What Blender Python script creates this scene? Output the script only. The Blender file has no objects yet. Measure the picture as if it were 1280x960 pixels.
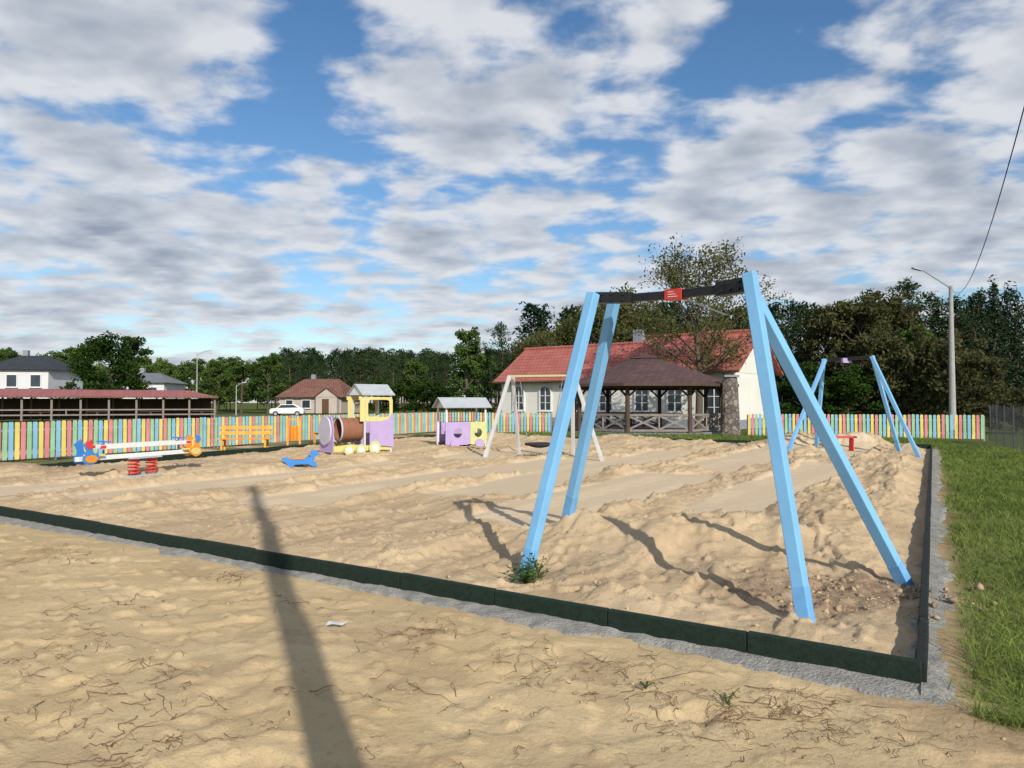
import bpy, math, random
import numpy as np
from mathutils import Vector, Matrix
random.seed(7)
rng = np.random.default_rng(7)
scene = bpy.context.scene
coll = scene.collection
scene.view_settings.view_transform = 'Standard'
scene.view_settings.look = 'None'
scene.view_settings.exposure = 0
pi = math.pi
F = 914.0; HY = 503.0; CH = 1.6

# ------------------------------------------------------------------ noise
def hsh(i, j, s):
    n = np.sin(i * 127.1 + j * 311.7 + s * 74.7) * 43758.5453
    return n - np.floor(n)
def vn(x, y, s=0):
    xi = np.floor(x); yi = np.floor(y); fx = x - xi; fy = y - yi
    fx = fx * fx * (3 - 2 * fx); fy = fy * fy * (3 - 2 * fy)
    a = hsh(xi, yi, s); b = hsh(xi + 1, yi, s); c = hsh(xi, yi + 1, s); d = hsh(xi + 1, yi + 1, s)
    return (a * (1 - fx) + b * fx) * (1 - fy) + (c * (1 - fx) + d * fx) * fy
def fbm(x, y, o=4, s=0):
    t = 0; a = 1; tot = 0
    for k in range(o):
        ca, sa = math.cos(k * 0.7), math.sin(k * 0.7)
        t = t + a * vn((x * ca - y * sa) * 2 ** k, (x * sa + y * ca) * 2 ** k, s + k * 3.3); tot += a; a *= 0.5
    return t / tot
def sm(x):
    x = np.clip(x, 0, 1); return x * x * (3 - 2 * x)

# ------------------------------------------------------------------ materials
def nodes_of(m):
    m.use_nodes = True
    nt = m.node_tree; b = nt.nodes.get('Principled BSDF')
    return nt, b
def setspec(b, v):
    if 'Specular IOR Level' in b.inputs: b.inputs['Specular IOR Level'].default_value = v
def mat(name, col, rough=.7, var=.15, scale=4.0, bump=0.0, bscale=30.0, metal=0.0, spec=.3, col2=None, detail=4, stretch=None):
    m = bpy.data.materials.new(name); nt, b = nodes_of(m); N = nt.nodes; L = nt.links
    b.inputs['Roughness'].default_value = rough; b.inputs['Metallic'].default_value = metal; setspec(b, spec)
    tc = N.new('ShaderNodeTexCoord'); src = tc.outputs['Object']
    if stretch:
        mp = N.new('ShaderNodeMapping'); mp.inputs['Scale'].default_value = stretch
        L.new(src, mp.inputs['Vector']); src = mp.outputs['Vector']
    n = N.new('ShaderNodeTexNoise'); n.inputs['Scale'].default_value = scale; n.inputs['Detail'].default_value = detail
    n.inputs['Roughness'].default_value = .65
    L.new(src, n.inputs['Vector'])
    r = N.new('ShaderNodeValToRGB'); r.color_ramp.elements[0].position = .3; r.color_ramp.elements[1].position = .7
    c1 = col2 if col2 else [c * (1 - var) for c in col]; c2 = [min(1, c * (1 + var)) for c in col] if not col2 else col
    r.color_ramp.elements[0].color = (*c1, 1); r.color_ramp.elements[1].color = (*c2, 1)
    L.new(n.outputs['Fac'], r.inputs['Fac']); L.new(r.outputs['Color'], b.inputs['Base Color'])
    if bump > 0:
        n2 = N.new('ShaderNodeTexNoise'); n2.inputs['Scale'].default_value = bscale; n2.inputs['Detail'].default_value = 4
        L.new(src, n2.inputs['Vector'])
        bp = N.new('ShaderNodeBump'); bp.inputs['Strength'].default_value = min(1, bump); bp.inputs['Distance'].default_value = .02
        L.new(n2.outputs['Fac'], bp.inputs['Height']); L.new(bp.outputs['Normal'], b.inputs['Normal'])
    return m
def leafmat(name, dark, light, trans=.3):
    m = bpy.data.materials.new(name); m.use_nodes = True; nt = m.node_tree; N = nt.nodes; L = nt.links
    N.remove(N.get('Principled BSDF')); b = N.new('ShaderNodeBsdfDiffuse')
    a = N.new('ShaderNodeAttribute'); a.attribute_name = 'shade'
    oi = N.new('ShaderNodeObjectInfo')
    ad = N.new('ShaderNodeMath'); ad.operation = 'MULTIPLY_ADD'; ad.inputs[1].default_value = .35
    L.new(oi.outputs['Random'], ad.inputs[0]); L.new(a.outputs['Fac'], ad.inputs[2])
    r = N.new('ShaderNodeValToRGB'); r.color_ramp.elements[0].color = (*dark, 1); r.color_ramp.elements[1].color = (*light, 1)
    L.new(ad.outputs[0], r.inputs['Fac']); L.new(r.outputs['Color'], b.inputs['Color'])
    out = N.get('Material Output')
    if trans > .15:
        t = N.new('ShaderNodeBsdfTranslucent'); L.new(r.outputs['Color'], t.inputs['Color'])
        mx = N.new('ShaderNodeMixShader'); mx.inputs[0].default_value = trans
        L.new(b.outputs[0], mx.inputs[1]); L.new(t.outputs[0], mx.inputs[2]); L.new(mx.outputs[0], out.inputs['Surface'])
    else: L.new(b.outputs[0], out.inputs['Surface'])
    return m

def groundmat(name, base, base2, flatc, soilc, grassc, bump=.55, s1=1.2, bs=13):
    m = bpy.data.materials.new(name); m.use_nodes = True; nt = m.node_tree; N = nt.nodes; L = nt.links
    N.remove(N.get('Principled BSDF')); b = N.new('ShaderNodeBsdfDiffuse'); L.new(b.outputs[0], N.get('Material Output').inputs['Surface'])
    tc = N.new('ShaderNodeTexCoord')
    def noise(sc, det=4, ro=.6):
        n = N.new('ShaderNodeTexNoise'); n.noise_dimensions = '2D'; n.inputs['Scale'].default_value = sc; n.inputs['Detail'].default_value = det
        n.inputs['Roughness'].default_value = ro; L.new(tc.outputs['Object'], n.inputs['Vector']); return n.outputs['Fac']
    def mix(f, a, c, ):
        mx = N.new('ShaderNodeMix'); mx.data_type = 'RGBA'
        L.new(f, mx.inputs['Factor'])
        for s, i in ((a, 'A'), (c, 'B')):
            sock = [q for q in mx.inputs if q.name == i and q.type == 'RGBA'][0]
            if isinstance(s, tuple): sock.default_value = (*s, 1)
            else: L.new(s, sock)
        return [q for q in mx.outputs if q.type == 'RGBA'][0]
    def ramp(f, p0, p1):
        r = N.new('ShaderNodeMapRange'); r.inputs[1].default_value = p0; r.inputs[2].default_value = p1
        L.new(f, r.inputs[0]); return r.outputs[0]
    def attr(nm):
        a = N.new('ShaderNodeAttribute'); a.attribute_name = nm; return a.outputs['Fac']
    c = mix(ramp(noise(s1, 2), .35, .65), base, base2)
    n14 = noise(14, 4, .7)
    c = mix(ramp(n14, .56, .78), c, tuple(x * .82 for x in base2))
    n90 = noise(95, 2, .7)
    c = mix(ramp(n90, .60, .8), c, tuple(x * .62 for x in base2))
    c = mix(attr('flat'), c, flatc)
    c = mix(attr('soil'), c, mix(ramp(n14, .4, .6), soilc, tuple(x * 1.8 for x in soilc)))
    c = mix(attr('grass'), c, mix(ramp(n14, .4, .6), grassc, tuple(x * .55 for x in grassc)))
    L.new(c, b.inputs['Color'])
    h1 = noise(bs, 5, .74)
    ad = N.new('ShaderNodeMath'); ad.operation = 'MULTIPLY_ADD'; ad.inputs[1].default_value = .12
    L.new(n90, ad.inputs[0]); L.new(h1, ad.inputs[2])
    fl = N.new('ShaderNodeMath'); fl.operation = 'MULTIPLY_ADD'; fl.inputs[1].default_value = -.3; fl.inputs[2].default_value = bump; L.new(attr('flat'), fl.inputs[0])
    bp = N.new('ShaderNodeBump'); L.new(fl.outputs[0], bp.inputs['Strength']); bp.inputs['Distance'].default_value = .06
    L.new(ad.outputs[0], bp.inputs['Height']); L.new(bp.outputs['Normal'], b.inputs['Normal'])
    return m

M = {}
M['blue'] = mat('blue_paint', (.20, .46, .74), .35, .07, 3, .05, 80, spec=.5)
M['blued'] = mat('deep_blue_paint', (.05, .22, .58), .4, .08, 3)
M['bluefoot'] = mat('blue_paint_foot', (.16, .40, .70), .4, .14, 6, spec=.4)
M['black'] = mat('black_steel', (.018, .018, .02), .45, .3, 8, .05, 60)
M['red'] = mat('red_paint', (.62, .05, .04), .4, .1, 5)
M['white'] = mat('white_paint', (.72, .72, .70), .5, .05, 3)
M['grey'] = mat('grey_paint', (.40, .42, .44), .5, .08, 3)
M['palegrey'] = mat('pale_grey_paint', (.54, .54, .53), .5, .08, 3)
M['lilacgrey'] = mat('lilac_grey_paint', (.50, .48, .55), .5, .08, 3)
M['steel'] = mat('galvanised_steel', (.36, .37, .38), .45, .15, 8, metal=.4)
M['wire'] = mat('dull_fence_wire', (.07, .075, .08), .7, .2, 8)
M['yellow'] = mat('cream_yellow_board', (.64, .55, .20), .5, .08, 3)
M['lime'] = mat('pale_yellow_board', (.54, .55, .25), .5, .08, 3)
M['lilac'] = mat('lilac_board', (.44, .33, .56), .5, .08, 3)
M['orange'] = mat('orange_board', (.75, .27, .03), .45, .08, 3)
M['terra'] = mat('terracotta_plastic', (.27, .12, .07), .5, .08, 3)
M['rope'] = mat('dark_rope', (.03, .03, .035), .9, .3, 30)
M['rubber'] = mat('green_black_rubber', (.014, .032, .021), .85, .35, 25, .5, 120, col2=(.007, .015, .010))
M['rubberb'] = mat('black_rubber', (.014, .018, .016), .85, .35, 25, .5, 120)
M['concrete'] = mat('rough_concrete', (.35, .335, .30), .95, .3, 9, 1.0, 55, col2=(.20, .19, .17))
M['poleconc'] = mat('pole_concrete', (.36, .35, .33), .9, .15, 4, .3, 30)
M['plaster'] = mat('cream_plaster', (.72, .70, .63), .9, .05, .6, .2, 30)
M['plaster2'] = mat('white_plaster', (.62, .62, .61), .9, .05, .6)
M['plaster3'] = mat('buff_plaster', (.46, .40, .34), .9, .08, .6)
M['plinth'] = mat('grey_plinth', (.25, .26, .29), .9, .15, 3)
M['glass'] = mat('window_glass', (.03, .045, .06), .08, .3, .7, spec=.8)
M['frame'] = mat('window_frame', (.68, .67, .64), .5, .05, 3)
M['brownframe'] = mat('brown_window_frame', (.12, .06, .035), .5, .1, 3)
M['wood'] = mat('dark_timber', (.085, .055, .04), .8, .35, 3, .4, 20, stretch=(6, 6, 1))
M['greywood'] = mat('weathered_timber', (.24, .20, .175), .85, .3, 3, .4, 20, stretch=(6, 6, 1))
M['woody'] = mat('yellow_timber', (.68, .32, .04), .55, .2, 3, .1, 20)
M['bark'] = mat('tree_bark', (.11, .085, .06), .95, .35, 5)
M['pinebark'] = mat('pine_bark', (.13, .075, .05), .95, .35, 3)
M['asphalt'] = mat('asphalt', (.12, .12, .115), .95, .2, 2, .3, 30)
M['carpaint'] = mat('white_car_paint', (.7, .7, .7), .25, .03, 2, spec=.6)
M['pgreen'] = mat('mint_picket_paint', (.32, .54, .32), .6, .18, 2)
M['pyellow'] = mat('yellow_picket_paint', (.72, .59, .17), .6, .14, 2)
M['pcoral'] = mat('coral_picket_paint', (.66, .24, .26), .6, .14, 2)
M['pblue'] = mat('sky_blue_picket_paint', (.24, .48, .66), .6, .14, 2)
M['twig'] = mat('root_fibre', (.17, .10, .055), .9, .4, 20)

def brickmat(name, c1, c2, mortar, sx, bw, bh, rough=.8, bump=.5, coord='Object'):
    m = bpy.data.materials.new(name); nt, b = nodes_of(m); N = nt.nodes; L = nt.links
    b.inputs['Roughness'].default_value = rough; setspec(b, .2)
    tc = N.new('ShaderNodeTexCoord')
    br = N.new('ShaderNodeTexBrick'); br.inputs['Scale'].default_value = sx
    br.inputs['Color1'].default_value = (*c1, 1); br.inputs['Color2'].default_value = (*c2, 1); br.inputs['Mortar'].default_value = (*mortar, 1)
    br.inputs['Brick Width'].default_value = bw; br.inputs['Row Height'].default_value = bh; br.inputs['Mortar Size'].default_value = .02
    L.new(tc.outputs[coord], br.inputs['Vector'])
    n = N.new('ShaderNodeTexNoise'); n.inputs['Scale'].default_value = 1.2; n.inputs['Detail'].default_value = 4; L.new(tc.outputs['Object'], n.inputs['Vector'])
    mx = N.new('ShaderNodeMix'); mx.data_type = 'RGBA'; mx.blend_type = 'MULTIPLY'; mx.inputs['Factor'].default_value = .4
    L.new(br.outputs['Color'], mx.inputs[6])
    r = N.new('ShaderNodeValToRGB'); r.color_ramp.elements[0].position = .3; r.color_ramp.elements[0].color = (.5, .5, .5, 1); r.color_ramp.elements[1].position = .7
    L.new(n.outputs['Fac'], r.inputs['Fac']); L.new(r.outputs['Color'], mx.inputs[7])
    L.new(mx.outputs[2], b.inputs['Base Color'])
    bp = N.new('ShaderNodeBump'); bp.inputs['Strength'].default_value = bump; bp.inputs['Distance'].default_value = .03
    L.new(br.outputs['Fac'], bp.inputs['Height']); bp.invert = True; L.new(bp.outputs['Normal'], b.inputs['Normal'])
    return m
M['redroof'] = brickmat('red_roof_tiles', (.48, .15, .12), (.40, .125, .10), (.22, .07, .055), 1, .35, .4)
M['brownroof'] = brickmat('brown_shingles', (.14, .08, .073), (.10, .06, .056), (.05, .03, .03), 1, .5, .25)
M['darkroof'] = mat('dark_roof_tiles', (.035, .037, .042), .6, .2, 1)
M['slate'] = mat('slate_grey_roof', (.16, .165, .175), .6, .15, 1)
M['rustroof'] = brickmat('rust_roof_tiles', (.26, .13, .09), (.21, .10, .075), (.08, .03, .03), 1, .35, .4)
M['redsheet'] = mat('red_sheet_roof', (.30, .105, .10), .6, .15, 1, .3, 8, stretch=(4, .3, .3))
def stonemat():
    m = bpy.data.materials.new('field_stone'); nt, b = nodes_of(m); N = nt.nodes; L = nt.links
    b.inputs['Roughness'].default_value = .9
    tc = N.new('ShaderNodeTexCoord'); v = N.new('ShaderNodeTexVoronoi'); v.inputs['Scale'].default_value = 4; L.new(tc.outputs['Object'], v.inputs['Vector'])
    r = N.new('ShaderNodeValToRGB'); r.color_ramp.elements[0].color = (.10, .08, .07, 1); r.color_ramp.elements[1].color = (.30, .25, .20, 1)
    sp = N.new('ShaderNodeSeparateColor'); L.new(v.outputs['Color'], sp.inputs[0]); L.new(sp.outputs[0], r.inputs['Fac'])
    v2 = N.new('ShaderNodeTexVoronoi'); v2.feature = 'DISTANCE_TO_EDGE'; v2.inputs['Scale'].default_value = 4; L.new(tc.outputs['Object'], v2.inputs['Vector'])
    mr = N.new('ShaderNodeMapRange'); mr.inputs[1].default_value = .02; mr.inputs[2].default_value = .08; L.new(v2.outputs['Distance'], mr.inputs[0])
    mx = N.new('ShaderNodeMix'); mx.data_type = 'RGBA'; L.new(mr.outputs[0], mx.inputs['Factor']); mx.inputs[6].default_value = (.13, .12, .11, 1); L.new(r.outputs['Color'], mx.inputs[7])
    L.new(mx.outputs[2], b.inputs['Base Color'])
    bp = N.new('ShaderNodeBump'); bp.inputs['Distance'].default_value = .05; L.new(mr.outputs[0], bp.inputs['Height']); L.new(bp.outputs['Normal'], b.inputs['Normal'])
    return m
M['stone'] = stonemat()
M['leaf_a'] = leafmat('fresh_green_leaves', (.038, .076, .018), (.13, .19, .048))
M['leaf_olive'] = leafmat('olive_spring_leaves', (.055, .066, .022), (.15, .155, .055))
M['leaf_brown'] = leafmat('muted_spring_leaves', (.045, .052, .022), (.125, .12, .05))
M['leaf_dark'] = leafmat('dark_oak_leaves', (.016, .04, .007), (.055, .10, .02))
M['needle'] = leafmat('pine_needles', (.014, .030, .014), (.048, .075, .030), .1)
M['needled'] = leafmat('spruce_needles', (.011, .024, .013), (.036, .058, .027), .1)
M['grassblade'] = leafmat('grass_blades', (.09, .145, .03), (.28, .34, .09), .35)
M['weed'] = leafmat('weed_leaves', (.04, .085, .018), (.11, .18, .045), .3)

# ------------------------------------------------------------------ builder
class B:
    def __init__(s): s.v = []; s.f = []; s.m = []
    def add(s, vs, fs, m=0):
        o = len(s.v); s.v += [tuple(p) for p in vs]
        s.f += [tuple(i + o for i in f) for f in fs]; s.m += [m] * len(fs)
    def obox(s, c, ax, ay, az, m=0):
        c = Vector(c); P = [c + ax * i + ay * j + az * k for k in (-1, 1) for j in (-1, 1) for i in (-1, 1)]
        s.add(P, [(0, 2, 3, 1), (4, 5, 7, 6), (0, 1, 5, 4), (2, 6, 7, 3), (0, 4, 6, 2), (1, 3, 7, 5)], m)
    def box(s, c, d, m=0, rz=0.0):
        ca, sa = math.cos(rz), math.sin(rz)
        s.obox(c, Vector((ca, sa, 0)) * d[0] / 2, Vector((-sa, ca, 0)) * d[1] / 2, Vector((0, 0, 1)) * d[2] / 2, m)
    def beam(s, p0, p1, w, h, m=0, up=(0, 0, 1)):
        p0 = Vector(p0); p1 = Vector(p1); z = (p1 - p0); L = z.length; z.normalize(); up = Vector(up)
        if abs(z.dot(up)) > .98: up = Vector((1, 0, 0))
        x = z.cross(up).normalized(); y = x.cross(z).normalized()
        s.obox((p0 + p1) / 2, x * w / 2, y * h / 2, z * L / 2, m)
    def cyl(s, p0, p1, r0, r1=None, n=12, m=0, cap=True):
        r1 = r0 if r1 is None else r1
        p0 = Vector(p0); p1 = Vector(p1); z = (p1 - p0).normalized(); up = Vector((0, 0, 1)) if abs(z.z) < .95 else Vector((1, 0, 0))
        x = z.cross(up).normalized(); y = x.cross(z)
        vs = []
        for p, r in ((p0, r0), (p1, r1)):
            for k in range(n):
                a = 2 * pi * k / n; vs.append(p + x * math.cos(a) * r + y * math.sin(a) * r)
        fs = [(k, (k + 1) % n, n + (k + 1) % n, n + k) for k in range(n)]
        if cap: fs += [tuple(range(n))[::-1], tuple(range(n, 2 * n))]
        s.add(vs, fs, m)
    def tube(s, pts, r, n=6, m=0, r1=None):
        pts = [Vector(p) for p in pts]; vs = []; K = len(pts)
        for i, p in enumerate(pts):
            d = (pts[min(i + 1, K - 1)] - pts[max(i - 1, 0)]).normalized()
            up = Vector((0, 0, 1)) if abs(d.z) < .9 else Vector((1, 0, 0))
            x = d.cross(up).normalized(); y = x.cross(d)
            rr = r if r1 is None else r + (r1 - r) * i / (K - 1)
            for k in range(n):
                a = 2 * pi * k / n; vs.append(p + x * math.cos(a) * rr + y * math.sin(a) * rr)
        fs = [(i * n + k, i * n + (k + 1) % n, (i + 1) * n + (k + 1) % n, (i + 1) * n + k) for i in range(K - 1) for k in range(n)]
        s.add(vs, fs, m)
    def poly(s, pts, o, ex, ey, th, m=0):
        o = Vector(o); ex = Vector(ex).normalized(); ey = Vector(ey).normalized(); ez = ex.cross(ey); n = len(pts)
        vs = [o + ex * p[0] + ey * p[1] + ez * (-th / 2) for p in pts] + [o + ex * p[0] + ey * p[1] + ez * (th / 2) for p in pts]
        fs = [tuple(range(n))[::-1], tuple(range(n, 2 * n))] + [(k, (k + 1) % n, n + (k + 1) % n, n + k) for k in range(n)]
        s.add(vs, fs, m)
    def holed(s, outer, inner, o, ex, ey, th, m=0):
        o = Vector(o); ex = Vector(ex).normalized(); ey = Vector(ey).normalized(); ez = ex.cross(ey); n = len(outer)
        def P(p, t): return o + ex * p[0] + ey * p[1] + ez * t
        vs = [P(p, -th / 2) for p in outer] + [P(p, -th / 2) for p in inner] + [P(p, th / 2) for p in outer] + [P(p, th / 2) for p in inner]
        fs = []
        for k in range(n):
            j = (k + 1) % n
            fs += [(k, n + k, n + j, j), (2 * n + k, 2 * n + j, 3 * n + j, 3 * n + k), (k, j, 2 * n + j, 2 * n + k), (n + k, 3 * n + k, 3 * n + j, n + j)]
        s.add(vs, fs, m)
    def make(s, name, mats, parent=None, smooth=False, bevel=0, loc=None):
        me = bpy.data.meshes.new(name); me.from_pydata(s.v, [], s.f)
        for q in (mats if isinstance(mats, (list, tuple)) else [mats]): me.materials.append(q)
        me.polygons.foreach_set('material_index', s.m)
        if smooth: me.polygons.foreach_set('use_smooth', [True] * len(s.f))
        me.update()
        ob = bpy.data.objects.new(name, me); coll.objects.link(ob)
        if parent: ob.parent = parent
        if loc: ob.location = loc
        if bevel:
            md = ob.modifiers.new('bevel', 'BEVEL'); md.width = bevel; md.segments = 2; md.limit_method = 'ANGLE'
        return ob
def repeats(src, parent, locs):
    for l in locs:
        o = src.copy(); coll.objects.link(o); o.parent = parent; o.location = l
def rectpts(x0, y0, x1, y1, n, cx, cy):
    out = []
    for k in range(n):
        a = 2 * pi * (k + .5) / n; dx, dy = math.cos(a), math.sin(a); t = 1e9
        if dx > 1e-9: t = min(t, (x1 - cx) / dx)
        if dx < -1e-9: t = min(t, (x0 - cx) / dx)
        if dy > 1e-9: t = min(t, (y1 - cy) / dy)
        if dy < -1e-9: t = min(t, (y0 - cy) / dy)
        out.append((cx + dx * t, cy + dy * t))
    return out
def ell(cx, cy, rx, ry, n, p=2.0):
    out = []
    for k in range(n):
        a = 2 * pi * (k + .5) / n; c, s_ = math.cos(a), math.sin(a)
        out.append((cx + rx * math.copysign(abs(c) ** (2 / p), c), cy + ry * math.copysign(abs(s_) ** (2 / p), s_)))
    return out
def tag(o, label, cat, group=None):
    o['label'] = label; o['category'] = cat
    if group: o['group'] = group
    return o
def root(name, loc, rz=0, label='', cat='', group=None):
    e = bpy.data.objects.new(name, None); e.empty_display_size = .2; coll.objects.link(e)
    e.location = loc; e.rotation_euler = (0, 0, rz)
    return tag(e, label, cat, group)
def npmesh(name, verts, faces, mats, attrs=None, smooth=False, parent=None, nper=4):
    me = bpy.data.meshes.new(name); nv = len(verts); nf = len(faces)
    me.vertices.add(nv); me.vertices.foreach_set('co', np.asarray(verts, dtype=np.float32).ravel())
    me.loops.add(nf * nper); me.loops.foreach_set('vertex_index', np.asarray(faces, dtype=np.int32).ravel())
    me.polygons.add(nf); me.polygons.foreach_set('loop_start', np.arange(nf, dtype=np.int32) * nper)
    me.polygons.foreach_set('loop_total', np.full(nf, nper, dtype=np.int32))
    if smooth: me.polygons.foreach_set('use_smooth', np.ones(nf, dtype=bool))
    for k, a in (attrs or {}).items():
        at = me.attributes.new(k, 'FLOAT', 'POINT'); at.data.foreach_set('value', np.asarray(a, dtype=np.float32).ravel())
    me.materials.append(mats); me.update(calc_edges=True); me.validate()
    ob = bpy.data.objects.new(name, me); coll.objects.link(ob)
    if parent: ob.parent = parent
    return ob
def gridfaces(nu, nv):
    i = np.arange(nu - 1)[:, None] * nv + np.arange(nv - 1)[None, :]
    return np.stack([i, i + nv, i + nv + 1, i + 1], -1).reshape(-1, 4)
def img(px, d, z=None, py=None):
    X = (px - 640) / F * d
    if py is not None: z = CH + (HY - py) / F * d
    return Vector((X, d, z if z is not None else 0))

# ------------------------------------------------------------------ layout
Q0 = np.array([2.30, 4.15]); Q1 = np.array([14.2, 24.8]); Q2 = np.array([-3.0, 33.0]); Q3 = np.array([-12.3, 13.6])
MOUNDS = [(0.68, 8.25, .24, .45), (1.4, 7.9, .20, .5), (2.2, 7.9, .20, .55), (3.0, 8.1, .20, .55), (3.8, 8.8, .16, .55), (.1, 6.75, -.16, .65), (2.1, 5.6, -.06, .9), (8.3, 22, .12, 2), (11.3, 20.8, .05, 1.5),
          (11.6, 24.2, .5, .9), (10.0, 25, .4, 1.2), (12.6, 22.5, .3, .6), (-10.9, 15.6, .2, .9), (-6.2, 25, .1, 1.5), (-2, 22, .04, 1.5), (4.5, 28, .22, 2), (-1, 30, .2, 2),
          (6.2, 11.4, .18, .5), (7.0, 12.7, .2, .5), (7.7, 14.0, .2, .5), (8.6, 15.8, .18, .6), (9.8, 18, .18, .6), (5.2, 9.8, .14, .45)]
# graded machine passes: (centre across, half width, start, end, bend)
STRIPS = [(4.45, .9, 3.2, 10.5, .04), (2.45, .65, 5.2, 15.5, -.02), (6.6, .85, 5.0, 18.0, .03), (8.8, .9, 3.0, 13.5, -.04), (11.3, .85, 2.0, 10.0, .05), (4.4, .8, 11.6, 21.0, -.03), (10.9, .9, 11.5, 19.0, .02), (13.8, .8, 1.0, 8.0, .03), (2.2, .6, 16.5, 22, 0)]
def sand_h(x, y, edge=None):
    x = np.asarray(x, dtype=float); y = np.asarray(y, dtype=float)
    dx = x - Q0[0]; dy = y - Q0[1]
    u = dx * .5 + dy * .866; w = -dx * .866 + dy * .5; df = dx * .544 + dy * .84
    j1 = (fbm(x * 1.7, y * 1.7, 3, 12) - .5) * .35; j2 = (fbm(x * .9 + 5, y * .9, 3, 13) - .5) * 1.6
    flat = np.zeros_like(x); berm = np.zeros_like(x)
    for wc, hw, u0, u1, bd in STRIPS:
        cw = wc + bd * (u - u0) + .12 * np.sin(u * .7 + wc)
        dd = hw - np.abs(w - cw) + j1
        du = np.minimum(u - u0, u1 - u) + j2
        flat = np.maximum(flat, sm(dd / .10) * sm(du / .18))
        berm = np.maximum(berm, np.exp(-((dd + .13) / .11) ** 2) * sm(du / .5 + .5))
    rg = 1 - np.abs(fbm(u * .35, w * 1.9, 3, 1) - .5) * 4
    rough = (fbm(x * .9, y * .9, 2, 2) - .5) * .07 + (rg - .5) * .045 + (fbm(x * 5, y * 5, 4, 14) - .5) * .036
    terr = fbm(u * .5 + 9, w * 1.5, 4, 16); st_ = (sm((terr - .50) / .015) + sm((terr - .60) / .015)) * .038
    clod = np.maximum(0, fbm(x * 10, y * 10, 3, 4) - .58) * .16
    big = (fbm(x * .35, y * .35, 2, 3) - .5) * .08
    sgn = np.clip(np.sin(u * 2 * pi / .17) * 3, -1, 1)
    lane = np.clip((np.abs(np.sin((w + .05 * u) * pi / .95)) - .62) / .08, 0, 1)
    tread = .010 * sgn * lane * sm((fbm(x * .5, y * .5, 2, 19) - .40) / .1)
    bvar = sm((fbm(u * .8, w * .8, 3, 18) - .38) / .15)
    h = .07 + big + (1 - flat) * (rough + clod + st_) + berm * bvar * (.04 + .06 * fbm(x * 5, y * 5, 3, 20)) * (1 - flat) + flat * (-.012 + tread + (fbm(x * 8, y * 8, 2, 7) - .5) * .010)
    for mx, my, mh, mr in MOUNDS:
        q = ((x - mx) ** 2 + (y - my) ** 2) / mr ** 2
        h = h + mh * np.exp(-q) * (0.7 + .6 * fbm(x * 2.8, y * 2.8, 4, 8))
    ed = np.minimum(np.minimum(w, df), 99) if edge is None else edge
    ed = np.asarray(ed)
    e = sm(ed / .7)
    h = h * e + (1 - e) * (.03 + (fbm(x * 5, y * 5, 3, 6) - .5) * .05)
    h = np.maximum(h, -.05)
    soil = sm(1.25 - np.hypot((x - 2.85) / 1.15, (y - 6.0) / .75) + (fbm(x * 3, y * 3, 4, 31) - .5) * 1.6) * .88
    h = h + soil * (fbm(x * 9, y * 9, 3, 35) - .45) * .10 * e
    soil = np.maximum(soil, .5 * sm(.9 - np.hypot(x - .3, y - 6.8) / .5))
    soil = np.maximum(soil, .7 * sm(1.2 - np.hypot((x + 10.5) / 1.2, (y - 16.3) / 1.3) + (fbm(x * 2, y * 2, 3, 33) - .5)))
    soil = np.maximum(soil, .18 * sm((fbm(x * .7, y * .7, 4, 21) - .55) / .12) * (1 - flat))
    return h, flat * .95, soil
def sz(x, y): return float(sand_h(np.array([x]), np.array([y]))[0][0])

sandm = groundmat('pale_sand', (.565, .425, .265), (.51, .375, .225), (.585, .46, .31), (.18, .125, .085), (.11, .15, .045), .42)
yardm = groundmat('yellow_sand', (.59, .445, .255), (.53, .39, .215), (.4, .37, .33), (.22, .15, .09), (.13, .16, .045), .36, s1=.9, bs=26)
fieldm = groundmat('meadow_ground', (.085, .12, .035), (.12, .13, .05), (.3, .22, .14), (.16, .11, .075), (.06, .1, .025), s1=.35)

n1, n2 = 520, 520
s_ = (np.linspace(0, 1, n1)) ** 1.4; t_ = (np.linspace(0, 1, n2)) ** 1.35
S, T = np.meshgrid(s_, t_, indexing='ij')
P = ((1 - S) * (1 - T))[..., None] * Q0 + (S * (1 - T))[..., None] * Q1 + (S * T)[..., None] * Q2 + ((1 - S) * T)[..., None] * Q3
edge = np.minimum(np.minimum(S, 1 - S) * 22, np.minimum(T, 1 - T) * 19)
h, fl, so = sand_h(P[..., 0], P[..., 1], edge)
V = np.dstack([P, h]).reshape(-1, 3)
o = npmesh('sand', V, gridfaces(n1, n2), sandm, dict(flat=fl, soil=so, grass=np.zeros(V.shape[0])), smooth=True); o['kind'] = 'structure'

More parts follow.
